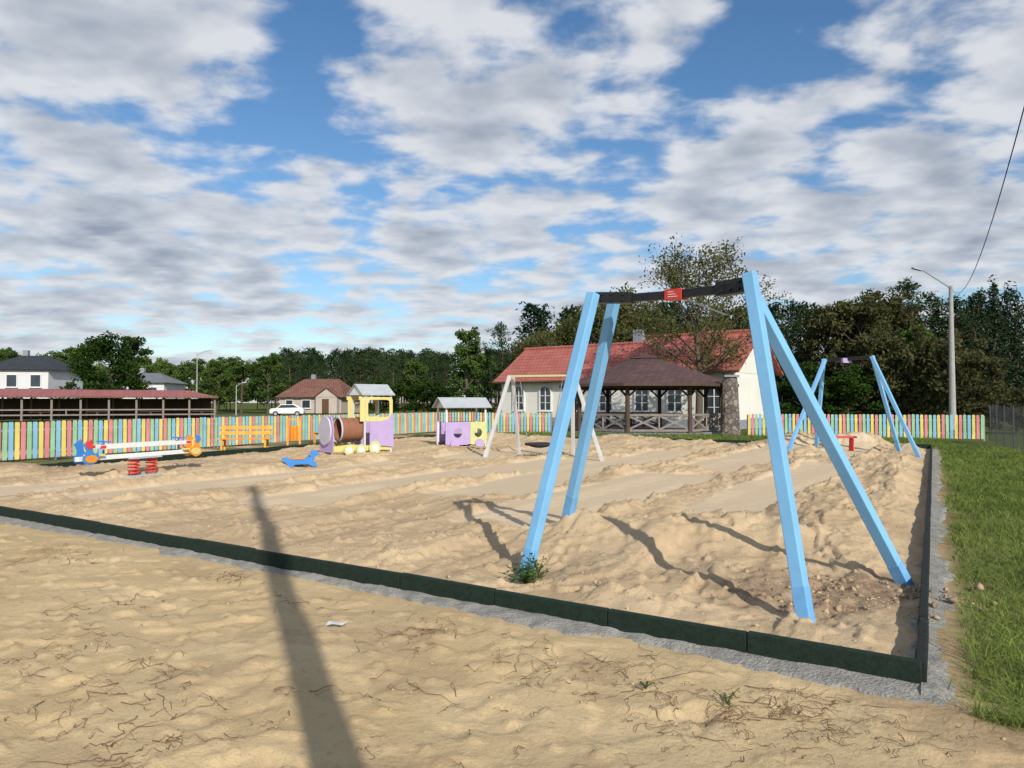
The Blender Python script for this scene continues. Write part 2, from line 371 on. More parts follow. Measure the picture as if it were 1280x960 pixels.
evu = (Q3 - Q0) / np.linalg.norm(Q3 - Q0); nf = np.array([-evu[1], evu[0]])
if nf[1] > 0: nf = -nf
eu = (Q1 - Q0) / np.linalg.norm(Q1 - Q0)
def yard_h(x, y):
    x = np.asarray(x, float); y = np.asarray(y, float)
    off = (x - Q0[0]) * nf[0] + (y - Q0[1]) * nf[1]
    h = (fbm(x * .8, y * .8, 3, 41) - .5) * .08 + (fbm(x * 2.6, y * 2.6, 4, 42) - .5) * .022 + np.maximum(0, fbm(x * 10, y * 10, 3, 43) - .61) * .12 + (fbm(x * 7, y * 7, 3, 49) - .5) * .010
    dents = sm((fbm(x * 1.9 + 7, y * 1.9, 2, 47) - .64) / .04) * -.02 + sm((fbm(x * 3.1 + 2, y * 3.1, 2, 48) - .68) / .03) * -.018
    e = sm(off / .8)
    h = (h + dents) * (.25 + .75 * e) - .015
    soil = .35 * sm((fbm(x * 1.6, y * 1.6, 5, 44) - .60) / .07)
    soil = np.maximum(soil, .7 * sm(1 - np.abs(x - 2.3 + (fbm(x * 3, y * 3, 3, 46) - .5)) / .5) * sm((y - 2.2)))
    grass = .85 * sm((x - 2.6 + (fbm(x * 2.4, y * 2.4, 4, 45) - .5) * 1.5) / .4)
    return h, soil, grass
a_ = np.linspace(-9, 17, 760); b_ = np.concatenate([np.linspace(0, 6, 240), np.linspace(6.2, 30, 50)])
Aa, Bb = np.meshgrid(a_, b_, indexing='ij')
P = Q0 + Aa[..., None] * evu + Bb[..., None] * nf
h, so, gr = yard_h(P[..., 0], P[..., 1])
V = np.dstack([P, h]).reshape(-1, 3)
o = npmesh('yard_ground', V, gridfaces(len(a_), len(b_)), yardm, dict(flat=np.zeros(len(V)), soil=so, grass=gr), smooth=True); o['kind'] = 'structure'
a_ = np.linspace(0, 26, 200); b_ = np.linspace(0, 9, 60)
Aa, Bb = np.meshgrid(a_, b_, indexing='ij')
P = Q0 + Aa[..., None] * eu + Bb[..., None] * np.array([eu[1], -eu[0]])
h = (fbm(P[..., 0], P[..., 1], 3, 51) - .5) * .08 - .02
V = np.dstack([P, h]).reshape(-1, 3)
gp = fbm(P[..., 0] * 1.5, P[..., 1] * 1.5, 3, 71)
o = npmesh('grass_verge', V, gridfaces(200, 60), yardm, dict(flat=np.zeros(len(V)), soil=.6 * sm(1 - Bb / .5) + .5 * sm((.45 - gp) / .1), grass=.85 * sm((Bb - .15) / .2)), smooth=True); o['kind'] = 'structure'
for nm, A, Bq in (('back_verge', Q1, Q2), ('side_verge', Q2, Q3)):
    d = (Bq - A) / np.linalg.norm(Bq - A); n = np.array([d[1], -d[0]])
    Ln = np.linalg.norm(Bq - A)
    a_ = np.linspace(-1 if nm == 'side_verge' else 0, Ln + 4, 160); b_ = np.linspace(0, 8.5, 50)
    Aa, Bb = np.meshgrid(a_, b_, indexing='ij')
    P = A + Aa[..., None] * d + Bb[..., None] * n
    h = (fbm(P[..., 0] * .9, P[..., 1] * .9, 4, 52) - .5) * .22 * sm(Bb / 1.0) - .01 + (0.004 if nm == 'side_verge' else 0)
    V = np.dstack([P, h]).reshape(-1, 3)
    so = sm((fbm(P[..., 0] * .5, P[..., 1] * .5, 4, 53) - .45) / .15)
    gz = 1 - so if nm == 'back_verge' else .8 * sm((fbm(P[..., 0] * .4, P[..., 1] * .4, 4, 54) - .48) / .1)
    o = npmesh(nm, V, gridfaces(160, 50), sandm, dict(flat=np.zeros(len(V)), soil=so * .8, grass=gz), smooth=True); o['kind'] = 'structure'
a_ = np.linspace(-1500, 1500, 61); Aa, Bb = np.meshgrid(a_, a_ + 700, indexing='ij')
V = np.dstack([Aa, Bb, np.full_like(Aa, -.12)]).reshape(-1, 3)
z0 = np.zeros(len(V)); o = npmesh('ground', V, gridfaces(61, 61), fieldm, dict(flat=z0, soil=z0, grass=z0)); o['kind'] = 'structure'
b = B(); b.add([(-140, 84, -.09), (-2, 84, -.09), (-2, 94, -.09), (-140, 94, -.09)], [(0, 1, 2, 3)]); o = b.make('road', M['asphalt']); o['kind'] = 'structure'

def haunch(name, A, d, n, L, w0, w1, seed, st=-.2):
    na, nb = int(L / .035), 14
    a_ = np.linspace(st, L, na); b_ = np.linspace(0, 1, nb)
    Aa, Bb = np.meshgrid(a_, b_, indexing='ij')
    wd = w0 + (w1 - w0) * sm((fbm(Aa * 1.3, Aa * 0 + 3, 4, seed) - .25) / .5) + (fbm(Aa * 9, Aa * 0 + 7, 2, seed + 4) - .5) * .07
    P = A + Aa[..., None] * d + (Bb * wd)[..., None] * n
    h = .03 - .05 * Bb + (fbm(P[..., 0] * 9, P[..., 1] * 9, 4, seed + 1) - .5) * .06 * (.3 + .7 * Bb) - .10 * sm((Bb - .8) / .2) - .12 * sm((st + .1 - Aa) / .1)
    V = np.dstack([P, h]).reshape(-1, 3)
    o = npmesh(name, V, gridfaces(na, nb), M['concrete'], smooth=False); o['kind'] = 'structure'
haunch('concrete_footing', Q0, evu, nf, 15.5, .12, .27, 61)
haunch('concrete_footing', Q0, eu, np.array([eu[1], -eu[0]]), 23.5, .15, .30, 65)
haunch('concrete_footing', Q0 + eu * .3 + evu * .04, eu, np.array([-eu[1], eu[0]]), 3.2, .15, .40, 68, 0)

# ------------------------------------------------------------------ kerb blocks
b = B(); b.box((.49, 0, 0), (.985, .055, .33)); kb = b.make('rubber_kerb_block', M['rubber'], bevel=.008)
b = B(); b.box((.49, 0, 0), (.985, .055, .33)); kb2 = b.make('rubber_kerb_block', M['rubberb'], bevel=.008)
for A, Bq in ((Q0, Q3), (Q0, Q1), (Q1, Q2), (Q2, Q3)):
    d = Bq - A; L = np.linalg.norm(d); d /= L; n = int(round(L / .99))
    for k in range(n):
        src = kb2 if (A is Q0 and Bq is Q1) else kb
        if k == 0 and A is Q0: ob = src
        else:
            ob = src.copy(); coll.objects.link(ob)
        p = A + d * (k * L / n)
        ob.location = (p[0], p[1], (-.015 if A is Q0 else .02) + random.uniform(-.007, .007)); ob.scale = (L / n / .99, 1, 1)
        ob.rotation_euler = (0, random.uniform(-.006, .006), math.atan2(d[1], d[0]) + random.uniform(-.006, .006))
        tag(ob, ('black' if src is kb2 else 'dark green') + ' rubber kerb block bordering the sandy play area', 'kerb block', 'rubber blocks edging the play area')

# ------------------------------------------------------------------ swings
def swing(name, feet, tops, legm, footm, label, leg=.095):
    c = sum(feet, Vector()) / 4; c.z = 0
    r = root(name, c, 0, label, 'swing')
    side = (tops[2] - tops[0]).normalized()
    for ft, tp in zip(feet, tops):
        b = B(); ft = ft - c; tp = tp - c; dirv = (tp - ft).normalized()
        b.beam(ft - dirv * .25, tp, leg, leg, 0, up=side)
        o = b.make('leg', [legm], r, bevel=.008)
        b = B(); b.beam(ft - dirv * .3, ft + dirv * .3, leg + .005, leg + .005, 0, up=side)
        b.make('leg_foot', [footm], o, bevel=.006)
    return r, c
A_f = img(655, 6.8, py=724); A_r = img(709, 8.15, py=648); C_f = img(1006, 5.3, py=784); C_r = img(1134, 6.35, py=740)
A_ft = img(742, 7.0, py=366); A_rt = img(768, 7.3, py=376); C_ft = img(938, 5.9, py=341); C_rt = img(940, 6.15, py=365)
r, c = swing('swing_frame', [A_f, A_r, C_f, C_r], [A_ft, A_rt, C_ft, C_rt], M['blue'], M['bluefoot'],
             'tall light blue steel swing frame with black crossbeam standing in sand', .098)
bp = [img(745, 7.1, py=372), img(768, 7.02, py=372.5), img(792, 6.9, py=372), img(846, 6.6, py=368), img(905, 6.2, py=361), img(938, 5.98, py=355)]
bp = [p - c for p in bp]
b = B()
for k in range(5):
    b.beam(bp[k], bp[k + 1] + (bp[k + 1] - bp[k]).normalized() * .01, .08, .072 + .001 * k)
cross = b.make('crossbeam', [M['black']], r, bevel=.006)
for p, q, w_, h_ in ((bp[0], bp[2], .12, .10), (bp[4] + (bp[3] - bp[4]) * .08, bp[5], .11, .12)):
    b = B(); b.beam(p, q, w_, h_)
    d = (q - p).normalized(); nrm = d.cross(Vector((0, 0, 1))).normalized()
    if nrm.y > 0: nrm = -nrm
    for t in (.25, .5, .8):
        for zz in (-.028, .028):
            pc = p + (q - p) * t + Vector((0, 0, zz)); b.cyl(pc + nrm * .05, pc + nrm * .074, .013, n=8)
    b.make('bracket', [M['black']], cross, bevel=.004)
b = B(); pm = bp[3]; dd = (bp[4] - bp[2]).normalized(); b.beam(pm - dd * .09, pm + dd * .09, .115, .094)
b.make('warning_plate', [M['red']], cross, bevel=.003)
b = B(); nrm = dd.cross(Vector((0, 0, 1))).normalized(); nrm = -nrm if nrm.y > 0 else nrm
for k, zz in enumerate((-.022, 0, .022)):
    b.beam(pm + nrm * .0595 + Vector((0, 0, zz)) - dd * .05, pm + nrm * .0595 + Vector((0, 0, zz)) + dd * (.05 - .02 * k), .002, .006)
b.make('plate_print', [M['white']], cross)
b = B(); e0 = img(860, 6.5, py=374) - c; e1 = img(908, 6.3, py=393) - c; b.tube([e0, e0.lerp(e1, .5), e1], .009, 6)
b.make('hanging_rod', [M['palegrey']], cross)

f4 = [img(986, 21.8, py=560), img(1020, 23.2, py=556), img(1148, 20.6, py=572), img(1122, 22.0, py=560)]
t4 = [img(1032, 22.3, py=449), img(1030, 22.6, py=449), img(1090, 21.3, py=445), img(1091, 21.6, py=445)]
r2, c2 = swing('swing_frame', f4, t4, M['blue'], M['bluefoot'], 'light blue swing frame with black beam beside sand heaps', .1)
b = B(); b.beam(t4[0] - c2 + Vector((0, .1, -.03)), t4[2] - c2 + Vector((0, .1, -.03)), .1, .1); cb = b.make('crossbeam', [M['black']], r2, bevel=.006)
pm = (t4[0] + t4[2]) / 2 - c2 + Vector((0, .1, 0))
b = B(); b.box(pm + Vector((0, 0, -.08)), (.26, .14, .14), 0); b.make('warning_plate', [M['lilac']], cb)
b = B(); b.tube([pm + Vector((-.12, 0, -.1)), pm + Vector((-.1, 0, -.3)), pm + Vector((0, 0, -.42)), pm + Vector((.08, 0, -.3)), pm + Vector((.12, 0, -.1))], .022, 6); b.make('hanging_chain', [M['rope']], cb)

f4 = [img(605, 20.4, py=576), img(649, 22.2, py=571), img(755, 19.2, py=584), img(716, 21.0, py=578)]
t4 = [img(637, 21.0, py=470), img(641, 21.3, py=471), img(718, 20.1, py=469), img(716, 20.4, py=470)]
r3, c3 = swing('basket_swing', f4, t4, M['palegrey'], M['palegrey'], 'white legged nest swing with yellow beam and dark basket', .09)
b = B(); b.beam(t4[0] - c3 + Vector((-.05, .15, 0)), t4[2] - c3 + Vector((.1, .15, 0)), .08, .055); b.make('crossbeam', [M['lime']], r3, bevel=.006)
cc = img(674, 20.6, py=555) - c3; cc.z = max(cc.z, .32)
b = B()
ring = [cc + Vector((math.cos(a) * .38, math.sin(a) * .38, 0)) for a in np.linspace(0, 2 * pi, 25)]
b.tube(ring, .035, 8); bs = b.make('basket_rim', [M['rope']], r3, smooth=True)
b = B()
for k in range(-4, 5):
    x = k * .078; y = math.sqrt(max(0, .37 ** 2 - x * x))
    for sw in (0, 1):
        pts = []
        for t in np.linspace(-1, 1, 6):
            q = (x, y * t) if sw == 0 else (y * t, x); rr = (q[0] ** 2 + q[1] ** 2) / .15
            pts.append(cc + Vector((q[0], q[1], -.1 * (1 - rr))))
        b.tube(pts, .009, 4)
b.make('basket_net', [M['rope']], bs)
for sx, tp in ((-1, t4[0]), (1, t4[2])):
    for sy in (-1, 1):
        b = B(); b.tube([tp - c3 + Vector((-sx * .3, .15, -.05)), cc + Vector((sx * .33, sy * .2, .02))], .008, 5)
        b.make('rope', [M['steel']], bs)

# ------------------------------------------------------------------ fences
def fence(p0, p1, label, ph=0):
    p0 = Vector((*p0, 0)); p1 = Vector((*p1, 0)); d = p1 - p0; L = d.length; rz = math.atan2(d.y, d.x)
    r = root('picket_fence', p0, rz, label, 'fence', 'runs of colourful picket fence')
    pitch = .16; n = int(L / pitch); b = B(); cols = [3, 1, 2, 0]
    for k in range(n):
        x = (k + .5) * L / n; hgt = 1.07 + random.uniform(-.014, .014); w = .057; tilt = random.uniform(-.008, .008)
        ck = cols[(k + ph) % 4]
        pts = [(-w, .05), (w, .05), (w + tilt, hgt - .03), (w * .75 + tilt, hgt), (-w * .75 + tilt, hgt), (-w + tilt, hgt - .03)]
        b.poly(pts, (x, -.04 + random.uniform(-.002, .002), 0), (1, 0, 0), (0, 0, 1), .022, ck)
    b.make('pickets', [M['pgreen'], M['pyellow'], M['pcoral'], M['pblue']], r)
    for z in (.28, .84):
        b = B(); b.box((L / 2, 0, z), (L, .045, .05)); b.make('rail', [M['steel']], r)
    n = int(L / 2.4); b = B(); b.box((0, .055, .5), (.06, .06, 1.06)); po = b.make('post', [M['steel']], r)
    repeats(po, r, [(k * L / n, 0, 0) for k in range(1, n + 1)])
fence((-17.5, 11.6), (-4.0, 39.5), 'low fence of blue, yellow, coral and green pickets beside the benches')
fence((-4.0, 39.6), (2.0, 37.5), 'short run of multicoloured pickets next to the pavilion', 2)
fence((11.0, 34.2), (20.0, 31.0), 'multicoloured picket fence in front of the woods', 1)
p0 = Vector((20.2, 31.0, 0)); p1 = Vector((8.2, 8.6, 0)); d = p1 - p0; L = d.length
r = root('chain_link_fence', p0, math.atan2(d.y, d.x), 'grey chain link fence with steel posts along grass', 'fence')
b = B(); hh = 1.42; st = .13
for k in range(int((L + hh) / st)):
    for sg in (1, -1):
        x0 = k * st - (hh if sg == 1 else 0); x1 = x0 + hh
        a0, a1 = max(0, x0), min(L, x1)
        if a1 <= a0: continue
        z0_, z1_ = (a0 - x0), (a1 - x0)
        if sg == -1: z0_, z1_ = hh - z0_, hh - z1_
        b.beam((a0, sg * .002, z0_ + .03), (a1, sg * .002, z1_ + .03), .003, .003)
b.make('wire_mesh', [M['wire']], r)
b = B(); b.cyl((0, .04, -.1), (0, .04, 1.5), .022, n=8); po = b.make('post', [M['wire']], r)
repeats(po, r, [(k * 2.5, 0, 0) for k in range(1, int(L / 2.5) + 1)])
for z in (1.46, .75):
    b = B(); b.tube([(0, 0, z), (L, 0, z)], .004, 5); b.make('tension_wire', [M['wire']], r)

# ------------------------------------------------------------------ train
base = (-4.5, 21.2); zb = sz(*base)
tr = root('play_train_engine', (base[0], base[1], zb - .04), math.radians(42), 'lilac and yellow wooden play train engine with terracotta tube', 'playground train')
tr.scale = (.95, .82, .97)
b = B(); b.poly([(-.46, .12), (.46, .12), (.5, .8), (.34, 1.16), (-.34, 1.16), (-.5, .8)], (-1.0, 0, 0), (0, 1, 0), (0, 0, 1), .03); fb = b.make('front_board', [M['lilac']], tr, bevel=.004)
b = B(); b.cyl((-1.02, 0, .74), (-1.08, 0, .74), .42, n=28); b.make('round_plate', [M['lilacgrey']], fb, bevel=.006)
b = B(); n = 28
vs = []; fs = []
for x, rr in ((-.62, .34), (.10, .34), (.10, .305), (-.62, .305)):
    for k in range(n): a = 2 * pi * k / n; vs.append((x, math.cos(a) * rr, .76 + math.sin(a) * rr))
for j in range(4):
    for k in range(n): fs.append((j * n + k, j * n + (k + 1) % n, ((j + 1) % 4) * n + (k + 1) % n, ((j + 1) % 4) * n + k))
b.add(vs, fs)
for x in (-.62, -.42, -.2, 0.02): b.cyl((x, 0, .76), (x + .035, 0, .76), .352, n=n, cap=False)
b.make('tube', [M['terra']], tr, smooth=False)
b = B(); b.cyl((-.63, 0, .76), (-.68, 0, .76), .375, n=n, cap=False); b.make('tube_ring', [M['lilacgrey']], tr)
N_ = 32
for sy in (-.47, .47):
    b = B(); b.holed(rectpts(.05, 1.0, 1.02, 1.72, N_, .53, 1.38), ell(.53, 1.38, .38, .26, N_, 7), (0, sy, 0), (1, 0, 0), (0, 0, 1), .03); o = b.make('cab_side', [M['yellow']], tr, bevel=.003)
    b = B(); b.poly([(.2, .3), (1.04, .22), (1.04, 1.15), (.98, 1.24), (.85, 1.06), (.6, 1.0), (.2, 1.0)], (0, sy - .033 * (1 if sy < 0 else -1), 0), (1, 0, 0), (0, 0, 1), .03); b.make('side_panel', [M['lilac']], tr, bevel=.003)
    b = B(); b.poly([(-.97, .14), (1.0, .14), (1.0, .29), (.05, .29), (-.4, .34), (-.97, .3)], (0, sy * .93, 0), (1, 0, 0), (0, 0, 1), .03); b.make('chassis_board', [M['yellow']], tr, bevel=.003)
    b = B(); b.poly([(.04, 1.0), (-.10, 1.0), (-.10, 1.62), (-.14, 1.64), (-.14, 1.74), (.0, 1.74), (.04, 1.68)], (0, sy * .9, 0), (1, 0, 0), (0, 0, 1), .03); b.make('chimney_board', [M['yellow']], tr, bevel=.003)
    for x, rr in ((-.52, .16), (-.12, .16), (.36, .20)):
        yy = sy + (-.055 if sy < 0 else .055)
        b = B(); b.cyl((x, yy, rr + .02), (x, yy + (-.03 if sy < 0 else .03), rr + .02), rr, n=24); w = b.make('wheel', [M['lime']], tr, bevel=.004)
        y2 = yy + (-.03 if sy < 0 else .03)
        b = B(); b.cyl((x, y2, rr + .02), (x, y2 + (-.012 if sy < 0 else .012), rr + .02), rr * .55, n=20); b.make('hub', [M['white']], w)
for sx in (.06, .98):
    for sy in (-.43, .43):
        b = B(); b.box((sx, sy, .95), (.06, .05, 1.9)); b.make('post', [M['palegrey']], tr, bevel=.004)
b = B()
for sg in (-1, 1):
    for k in range(5):
        t = (k + .5) / 5
        b.obox((.5, sg * (.02 + t * .52), 2.1 - t * .32), Vector((.58, 0, 0)), Vector((0, sg * .052, -.034)), Vector((0, .006 * sg, .011)))
b.make('roof', [M['grey']], tr)
b = B(); b.poly([(-.5, 1.78), (.5, 1.78), (0, 2.08)], (-.02, 0, 0), (0, 1, 0), (0, 0, 1), .025); b.make('gable_board', [M['white']], tr)
base = (-1.75, 25.6); zb = sz(*base)
wg = root('play_train_wagon', (base[0], base[1], zb - .1), math.radians(30), 'lilac and pale yellow play wagon with grey gabled roof', 'playground train')
wg.scale = (.95, .85, .95)
for sy in (-.45, .45):
    b = B(); b.holed(rectpts(-.85, .15, .12, .98, N_, -.37, .58), ell(-.37, .58, .17, .17, N_), (0, sy, 0), (1, 0, 0), (0, 0, 1), .03); b.make('side_panel', [M['lilac']], wg, bevel=.003)
    b = B(); b.holed(rectpts(.13, .15, .8, .98, N_, .46, .58), ell(.46, .58, .16, .16, N_), (0, sy, 0), (1, 0, 0), (0, 0, 1), .03); b.make('side_panel', [M['lime']], wg, bevel=.003)
b = B(); b.poly([(-.43, .2), (.43, .2), (.43, .98), (-.43, .98)], (.82, 0, 0), (0, 1, 0), (0, 0, 1), .03); b.make('end_panel', [M['lime']], wg)
b = B(); b.box((0, 0, .22), (1.6, .86, .04)); b.make('floor', [M['wood']], wg)
for sx in (-.8, .78):
    for sy in (-.41, .41):
        b = B(); b.box((sx, sy, .78), (.06, .04, 1.5)); b.make('post', [M['white']], wg)
b = B()
for sg in (-1, 1):
    for k in range(5):
        t = (k + .5) / 5
        b.obox((0, sg * (.02 + t * .56), 1.86 - t * .36), Vector((.98, 0, 0)), Vector((0, sg * .056, -.038)), Vector((0, .006 * sg, .011)))
b.make('roof', [M['grey']], wg)
for sx in (-.83, .83):
    b = B(); b.poly([(-.5, 1.5), (.5, 1.5), (0, 1.84)], (sx, 0, 0), (0, 1, 0), (0, 0, 1), .025); b.make('gable_board', [M['white']], wg)
for sy in (-.5, .5):
    for x in (-.5, .5):
        b = B(); b.cyl((x, sy, .18), (x, sy * 1.07, .18), .18, n=20); b.make('wheel', [M['lilac']], wg)

# ------------------------------------------------------------------ seesaw
cx, cy = -7.86, 15.6; zb = min(sz(cx, cy), .05)
ang = math.atan2(17 - 14.2, -7.25 + 8.47)
ss = root('spring_seesaw', (cx, cy, zb), ang, 'white seesaw with orange and blue cutout ends on red springs', 'seesaw')
b = B(); b.beam((-1.5, 0, .44), (1.5, 0, .44), .1, .09); b.make('beam', [M['white']], ss, bevel=.01)
for sy in (-.16, .16):
    b = B(); b.poly([(-1.1, .62), (1.1, .62), (1.12, .70), (-1.12, .70)], (0, sy, 0), (1, 0, 0), (0, 0, 1), .025); b.make('side_rail', [M['white']], ss)
    for sx in (-1.05, 1.05):
        b = B(); b.poly([(sx - .06, .63), (sx + .06, .63), (sx + .06, .69), (sx - .06, .69)], (0, sy, 0), (1, 0, 0), (0, 0, 1), .032)
        b.make('rail_cap', [M['red']], ss)
bird = [(0, .35), (.12, .3), (.3, .34), (.42, .42), (.4, .56), (.32, .6), (.3, .74), (.36, .86), (.44, .9), (.34, .95), (.26, 1.02), (.14, 1.0), (.08, .88), (.06, .72), (-.02, .62), (-.14, .66), (-.2, .5), (-.1, .4)]
wing = [(-.14, .48), (.0, .38), (.22, .38), (.36, .46), (.3, .56), (.12, .6), (-.02, .58)]
crest = [(.08, .8), (.2, .76), (.34, .86), (.28, 1.03), (.2, .98), (.16, 1.06), (.1, 1.0)]
for sx in (-1, 1):
    for sy in (-.13, .13):
        def sc(P_):
            q = [(p[0] * .58 * sx + sx * 1.22, p[1] * .68 + .11) for p in P_]; return q if sx > 0 else q[::-1]
        b = B(); b.poly(sc(bird), (0, sy, 0), (1, 0, 0), (0, 0, 1), .025)
        o = b.make('cutout_panel', [M['blued'] if sx < 0 else M['orange']], ss, bevel=.003)
        so_ = sy + (.018 if sy > 0 else -.018)
        b = B(); b.poly(sc(wing), (0, so_, 0), (1, 0, 0), (0, 0, 1), .014); b.make('painted_wing', [M['orange'] if sx < 0 else M['yellow']], o)
        b = B(); b.poly(sc(crest), (0, so_, 0), (1, 0, 0), (0, 0, 1), .014); b.make('painted_crest', [M['red'] if sx < 0 else M['blued']], o)
    b = B(); b.box((sx * 1.12, 0, .5), (.3, .26, .04)); b.make('seat', [M['yellow']], ss, bevel=.01)
    b = B(); b.beam((sx * .92, -.2, .76), (sx * .92, .2, .76), .03, .03); b.box((sx * .92, 0, .61), (.03, .03, .30)); b.make('handle', [M['blued']], ss)
for sx in (-.22, .22):
    b = B(); pts = [(sx + math.cos(a) * .105, math.sin(a) * .105, .03 + .34 * a / (2 * pi * 5)) for a in np.linspace(0, 2 * pi * 5, 90)]
    b.tube(pts, .017, 6); b.make('spring', [M['red']], ss, smooth=True)
for z in (.385, .01):
    b = B(); b.box((0, 0, z), (.75, .28, .03)); b.make('spring_plate', [M['grey']], ss)

cx, cy = -5.0, 17.3; zb = sz(cx, cy)
sr = root('spring_rider', (cx, cy, zb - .06), math.radians(20), 'blue spring rider with orange seat half sunk in sand', 'spring rider')
sr.scale = (.86, .86, .70)
horse = [(-.42, .42), (-.5, .52), (-.38, .55), (-.2, .47), (.1, .47), (.26, .62), (.3, .78), (.46, .74), (.5, .64), (.38, .56), (.36, .4), (.46, .26), (.34, .22), (.2, .32), (-.15, .3), (-.28, .14), (-.42, .16), (-.34, .3)]
for sy in (-.09, .09):
    b = B(); b.poly([(p[0], p[1] - .1) for p in horse], (0, sy, 0), (1, 0, 0), (0, 0, 1), .028); b.make('cutout_panel', [M['blued']], sr, bevel=.004)
b = B(); b.box((-.05, 0, .4), (.34, .2, .04)); b.make('seat', [M['orange']], sr, bevel=.01)
b = B(); b.cyl((.24, -.22, .55), (.24, .22, .55), .017, n=8); b.make('handle', [M['orange']], sr)
b = B(); pts = [(math.cos(a) * .08, math.sin(a) * .08, -.04 + .26 * a / (2 * pi * 4)) for a in np.linspace(0, 2 * pi * 4, 60)]
b.tube(pts, .015, 6); b.make('spring', [M['black']], sr, smooth=True)

def bench(x, y, rz, w, label, m=M['woody'], leg=M['black'], z=0):
    r = root('park_bench', (x, y, z), rz, label, 'bench', 'benches along the fence')
    b = B()
    for k in range(3): b.box((0, -.18 + k * .14, .45), (w, .12, .035))
    b.make('seat', [m], r, bevel=.006)
    b = B()
    for k in range(2): b.obox((0, .2 + .03 * k, .62 + k * .17), Vector((w / 2, 0, 0)), Vector((0, .018, 0)), Vector((0, .012, .055)))
    b.make('backrest', [m], r, bevel=.006)
    for sx in (-1, 1):
        b = B(); X = sx * w * .4
        b.beam((X, -.2, 0), (X, -.18, .43), .06, .06); b.beam((X, .2, 0), (X, .26, .86), .06, .06, up=(1, 0, 0)); b.beam((X, -.2, .4), (X, .22, .4), .05, .05)
        b.make('leg', [leg], r)
bench(-8.5, 23.3, math.radians(8), 1.65, 'orange wooden park bench standing by the picket fence', leg=M['woody'])
bench(-6.9, 27.8, math.radians(-28), 1.5, 'orange wooden park bench beside the play train', leg=M['woody'])
x, y = -7.45, 25.0
r = root('litter_bin', (x, y, 0), .2, 'orange wooden litter bin hung between two posts', 'litter bin')
for sx in (-.2, .2):
    b = B(); b.box((sx, 0, .5), (.07, .07, 1.0)); b.make('post', [M['woody']], r, bevel=.005)
b = B(); b.box((0, 0, 1.02), (.47, .09, .05)); b.make('top_rail', [M['woody']], r, bevel=.005)
b = B()
for k in range(10):
    a = 2 * pi * k / 10; b.box((math.cos(a) * .13, math.sin(a) * .13, .55), (.02, .075, .5), 0, a)
b.cyl((0, 0, .3), (0, 0, .32), .13, n=10); b.make('slatted_bin', [M['orange']], r)
x, y = 10.0, 22.4; zb = .28
r = root('red_toddler_bench', (x, y, zb - .1), .1, 'small red play bench on a heap of sand', 'play bench')
b = B(); b.box((0, 0, .36), (1.0, .3, .05)); b.make('seat', [M['red']], r, bevel=.01)
for sx in (-.4, .4):
    b = B(); b.poly([(-.12, -.1), (.12, -.1), (.10, .33), (-.10, .33)], (sx, 0, 0), (0, 1, 0), (0, 0, 1), .04); b.make('side_panel', [M['red']], r, bevel=.005)

# ------------------------------------------------------------------ pavilion
gx, gy = 7.2, 39.6
gz = root('timber_pavilion', (gx, gy, 0), math.radians(22.5), 'octagonal timber pavilion with brown shingle roof and crossed railings', 'gazebo')
n = 8; Rr = 4.85; Rp = 4.0
def oc(k, R, z): a = 2 * pi * k / n; return Vector((math.cos(a) * R, math.sin(a) * R, z))
b = B()
vs = [oc(k, Rr, 2.5) for k in range(n)] + [oc(k, .75, 3.95) for k in range(n)] + [oc(k, Rr, 2.42) for k in range(n)] + [oc(k, .75, 3.85) for k in range(n)]
fs = [(k, (k + 1) % n, n + (k + 1) % n, n + k) for k in range(n)] + [(2 * n + (k + 1) % n, 2 * n + k, 3 * n + k, 3 * n + (k + 1) % n) for k in range(n)] + [(k, 2 * n + k, 2 * n + (k + 1) % n, (k + 1) % n) for k in range(n)]
b.add(vs, fs); rf = b.make('roof', [M['brownroof']], gz)
b = B(); vs = [oc(k, .85, 3.97) for k in range(n)] + [Vector((0, 0, 4.25))]
b.add(vs, [(k, (k + 1) % n, n) for k in range(n)] + [tuple(range(n))[::-1]]); b.make('roof_cap', [M['brownroof']], rf)
b = B()
for k in range(n): b.beam(oc(k, Rr + .02, 2.47), oc(k + 1, Rr + .02, 2.47), .05, .14)
b.make('fascia', [M['wood']], rf)
for k in range(n):
    b = B(); b.cyl(oc(k, Rp, 0), oc(k, Rp, 2.6), .12, .11, n=10); b.make('post', [M['wood']], gz)
b = B()
for k in range(n):
    b.beam(oc(k, Rp, 2.4), oc(k + 1, Rp, 2.4), .14, .18)
    for j, s2 in ((k, 1), (k + 1, -1)):
        p = oc(j, Rp, 1.85); q = oc(j, Rp, 2.35); dirv = (oc(j + s2, Rp, 2.35) - q).normalized()
        b.beam(p, q + dirv * .55, .09, .09)
    b.beam(oc(k, 4.1, 2.62), oc(k, .3, 3.85), .08, .14)
b.make('roof_frame', [M['wood']], gz)
for k in range(1, n):
    p, q = oc(k, Rp, 0), oc(k + 1, Rp, 0); b = B()
    for z in (.22, .98): b.beam(p + Vector((0, 0, z)), q + Vector((0, 0, z)), .1, .11)
    for j in range(2):
        a0 = p.lerp(q, j / 2); a1 = p.lerp(q, (j + 1) / 2)
        b.beam(a0 + Vector((0, 0, .26)), a1 + Vector((0, 0, .95)), .05, .09); b.beam(a0 + Vector((0, 0, .95)), a1 + Vector((0, 0, .26)), .045, .09)
        b.beam(a1 + Vector((0, 0, .2)), a1 + Vector((0, 0, .98)), .08, .08)
    b.make('railing', [M['greywood']], gz)
b = B(); b.add([oc(k, 4.3, .1) for k in range(n)] + [oc(k, 4.3, -.15) for k in range(n)], [tuple(range(n))] + [(k, n + k, n + (k + 1) % n, (k + 1) % n) for k in range(n)]); b.make('floor', [M['plinth']], gz)
